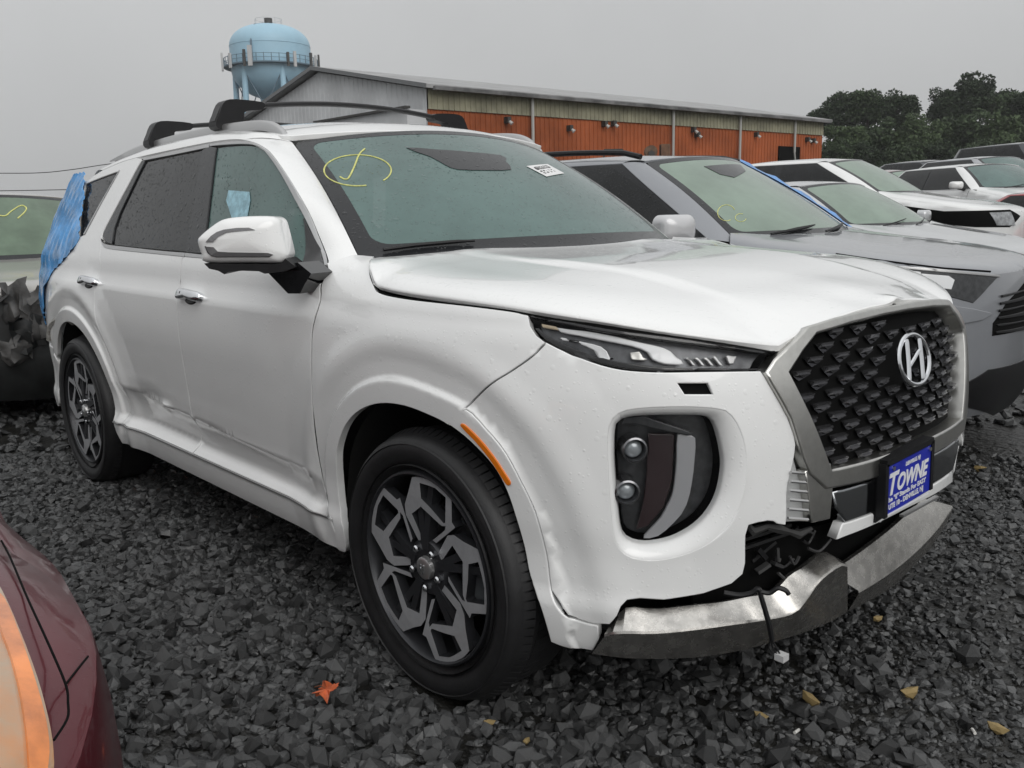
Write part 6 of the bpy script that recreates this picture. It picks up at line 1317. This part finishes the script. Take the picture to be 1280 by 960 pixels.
for (qx, qy, sw_, sh_, mm_) in ((-4, 352, 34, 46, gm_), (22, 362, 32, 60, gm_), (8, 398, 40, 40, dm), (-8, 420, 40, 30, gm_)):      # crumpled sheets in the smashed nose
    gu, gv = np.meshgrid(np.linspace(0, 1, 6), np.linspace(0, 1, 6), indexing='ij'); pts = np.stack([qx+gu*sw_+8*gv, qy+gv*sh_+6*np.sin(gu*5)], -1).reshape(-1, 2); uv = Sb.trace([tuple(p) for p in pts], 'crumple'); P = Sb.fn(*uv.T)+np.c_[.05+.030*g_.normal(size=36).clip(-1.2, 1.2), .010*g_.normal(size=36), .010*g_.normal(size=36)]
    MB().grid(P.reshape(6, 6, 3)).grid(P.reshape(6, 6, 3)-[.012, 0, 0], True).build('crumpled_sheet', mm_, BC, True, 60)
def bm(px, r): 
    MB().tube(RB['WS'].fn(*RB['WS'].trace(px, 'bm').T), r, 5).build('chalk_mark', chalk, RB['ws'])
bm(cr([(-6, 268), (6, 270), (14, 264), (26, 257), (33, 260), (30, 266), (22, 273)], 4), .006)
# ---- maroon car whose front corner reaches in at the lower left
MR = add_drops(mat('maroon_paint', (.10, .009, .016), .28, .3, coat=.45, coatr=.04, var=.1, vscale=3), 170, .25, .45, .001)
MC = empty('maroon_car', (.30, -2.875, -.03), .0, 'maroon car reaching in at the lower left corner with an amber headlight', 'car')
RM_ = build_car(MC, MR, hw=.93, zs=(.96, .74), belt=1.0, roof=1.45, xf=.95, xr=-3.6, wb=2.7, wsb=-.60, wst=-1.4, n=2.6, m=2.3, detail=False)

def two(px):       # trace on hood or body side, whichever is nearer
    o = []
    for p in px:
        best = None
        for S_ in (RM_['H'], RM_['S']):
            loc, n_, i_, d_ = S_.bvh().ray_cast(Vector(S_.Mi[:3, :3]@CAM+S_.Mi[:3, 3]), Vector(nrm(S_.Mi[:3, :3]@ray(*p))))
            if loc is not None and (best is None or d_ < best[0]): best = (d_, np.array(loc))
        if best is not None: o.append(best[1])
    return np.array(o)
def lens_on(name, px, m, off, par, g=.03):
    """lens patch laid over the hood edge and wing of the maroon car"""
    q = resamp(np.array(px, float), 12); P, Tt, r = tri_fill([q], np.array([(x, y) for x in np.arange(-60, 80, 12) for y in np.arange(720, 1010, 12) if pip(np.array([[x, y]]), offs2(q, 4))[0]]) if True else None)
    W3 = two([tuple(p) for p in P]); 
    if len(W3) != len(P): print('lens miss', name); return None
    up = np.array([.15, .45, .88]); V = [w_+up*off for w_ in W3]; n = len(V); V += [w_-up*.01 for w_ in W3]
    F = [tuple(t) for t in Tt]; cnt = {}
    for f in F:
        for a, b in zip(f, f[1:]+f[:1]): cnt[(a, b)] = 1
    F += [(b, a, a+n, b+n) for (a, b) in cnt if (b, a) not in cnt]
    return mk(name, V, F, m, par, True, None, 50)
HLm = lens_on('headlight', cr([(-50, 690), (-20, 712), (0, 742), (22, 792), (44, 852), (58, 905), (64, 945), (60, 985), (20, 1000), (-40, 990), (-55, 850)], 3, True), mat('clear_headlamp', (.60, .25, .09), .10, coat=.6, vcol=(.40, .34, .25), vscale=7), .006, MC)
lens_on('turn_signal', cr([(-8, 752), (2, 756), (20, 800), (40, 860), (53, 910), (57, 950), (50, 990), (34, 990), (30, 940), (22, 880), (10, 830), (-4, 790)], 3, True), mat('amber_headlamp', (.80, .24, .05), .10, coat=1, var=.3, vscale=12), .010, HLm)
for px in ([(0, 677), (12, 700), (33, 750), (58, 805), (80, 857), (83, 880), (82, 900), (65, 927)], [(108, 822), (95, 838), (80, 857)]):
    w3 = two(cr(px, 4)); MB().tube(w3+np.array([.0, .002, .001]), .0016, 5).build('panel_gap', M['void'], MC)

# ================================================================== drizzle haze over the whole lot
hb = MB(); hb.box((-330, -120, -1.0), (120, 330, 62)); hm = bpy.data.materials.new('drizzle_haze'); hm.use_nodes = True; t = hm.node_tree; t.nodes.clear()
o_ = t.nodes.new('ShaderNodeOutputMaterial'); pv = t.nodes.new('ShaderNodeVolumePrincipled'); pv.inputs['Color'].default_value = (.975, .98, .985, 1); pv.inputs['Density'].default_value = .00035; pv.inputs['Anisotropy'].default_value = .2
t.links.new(pv.outputs[0], o_.inputs['Volume']); tag(hb.build('haze', hm, None, False), 'thin drizzle haze over the lot', 'haze', kind='stuff')
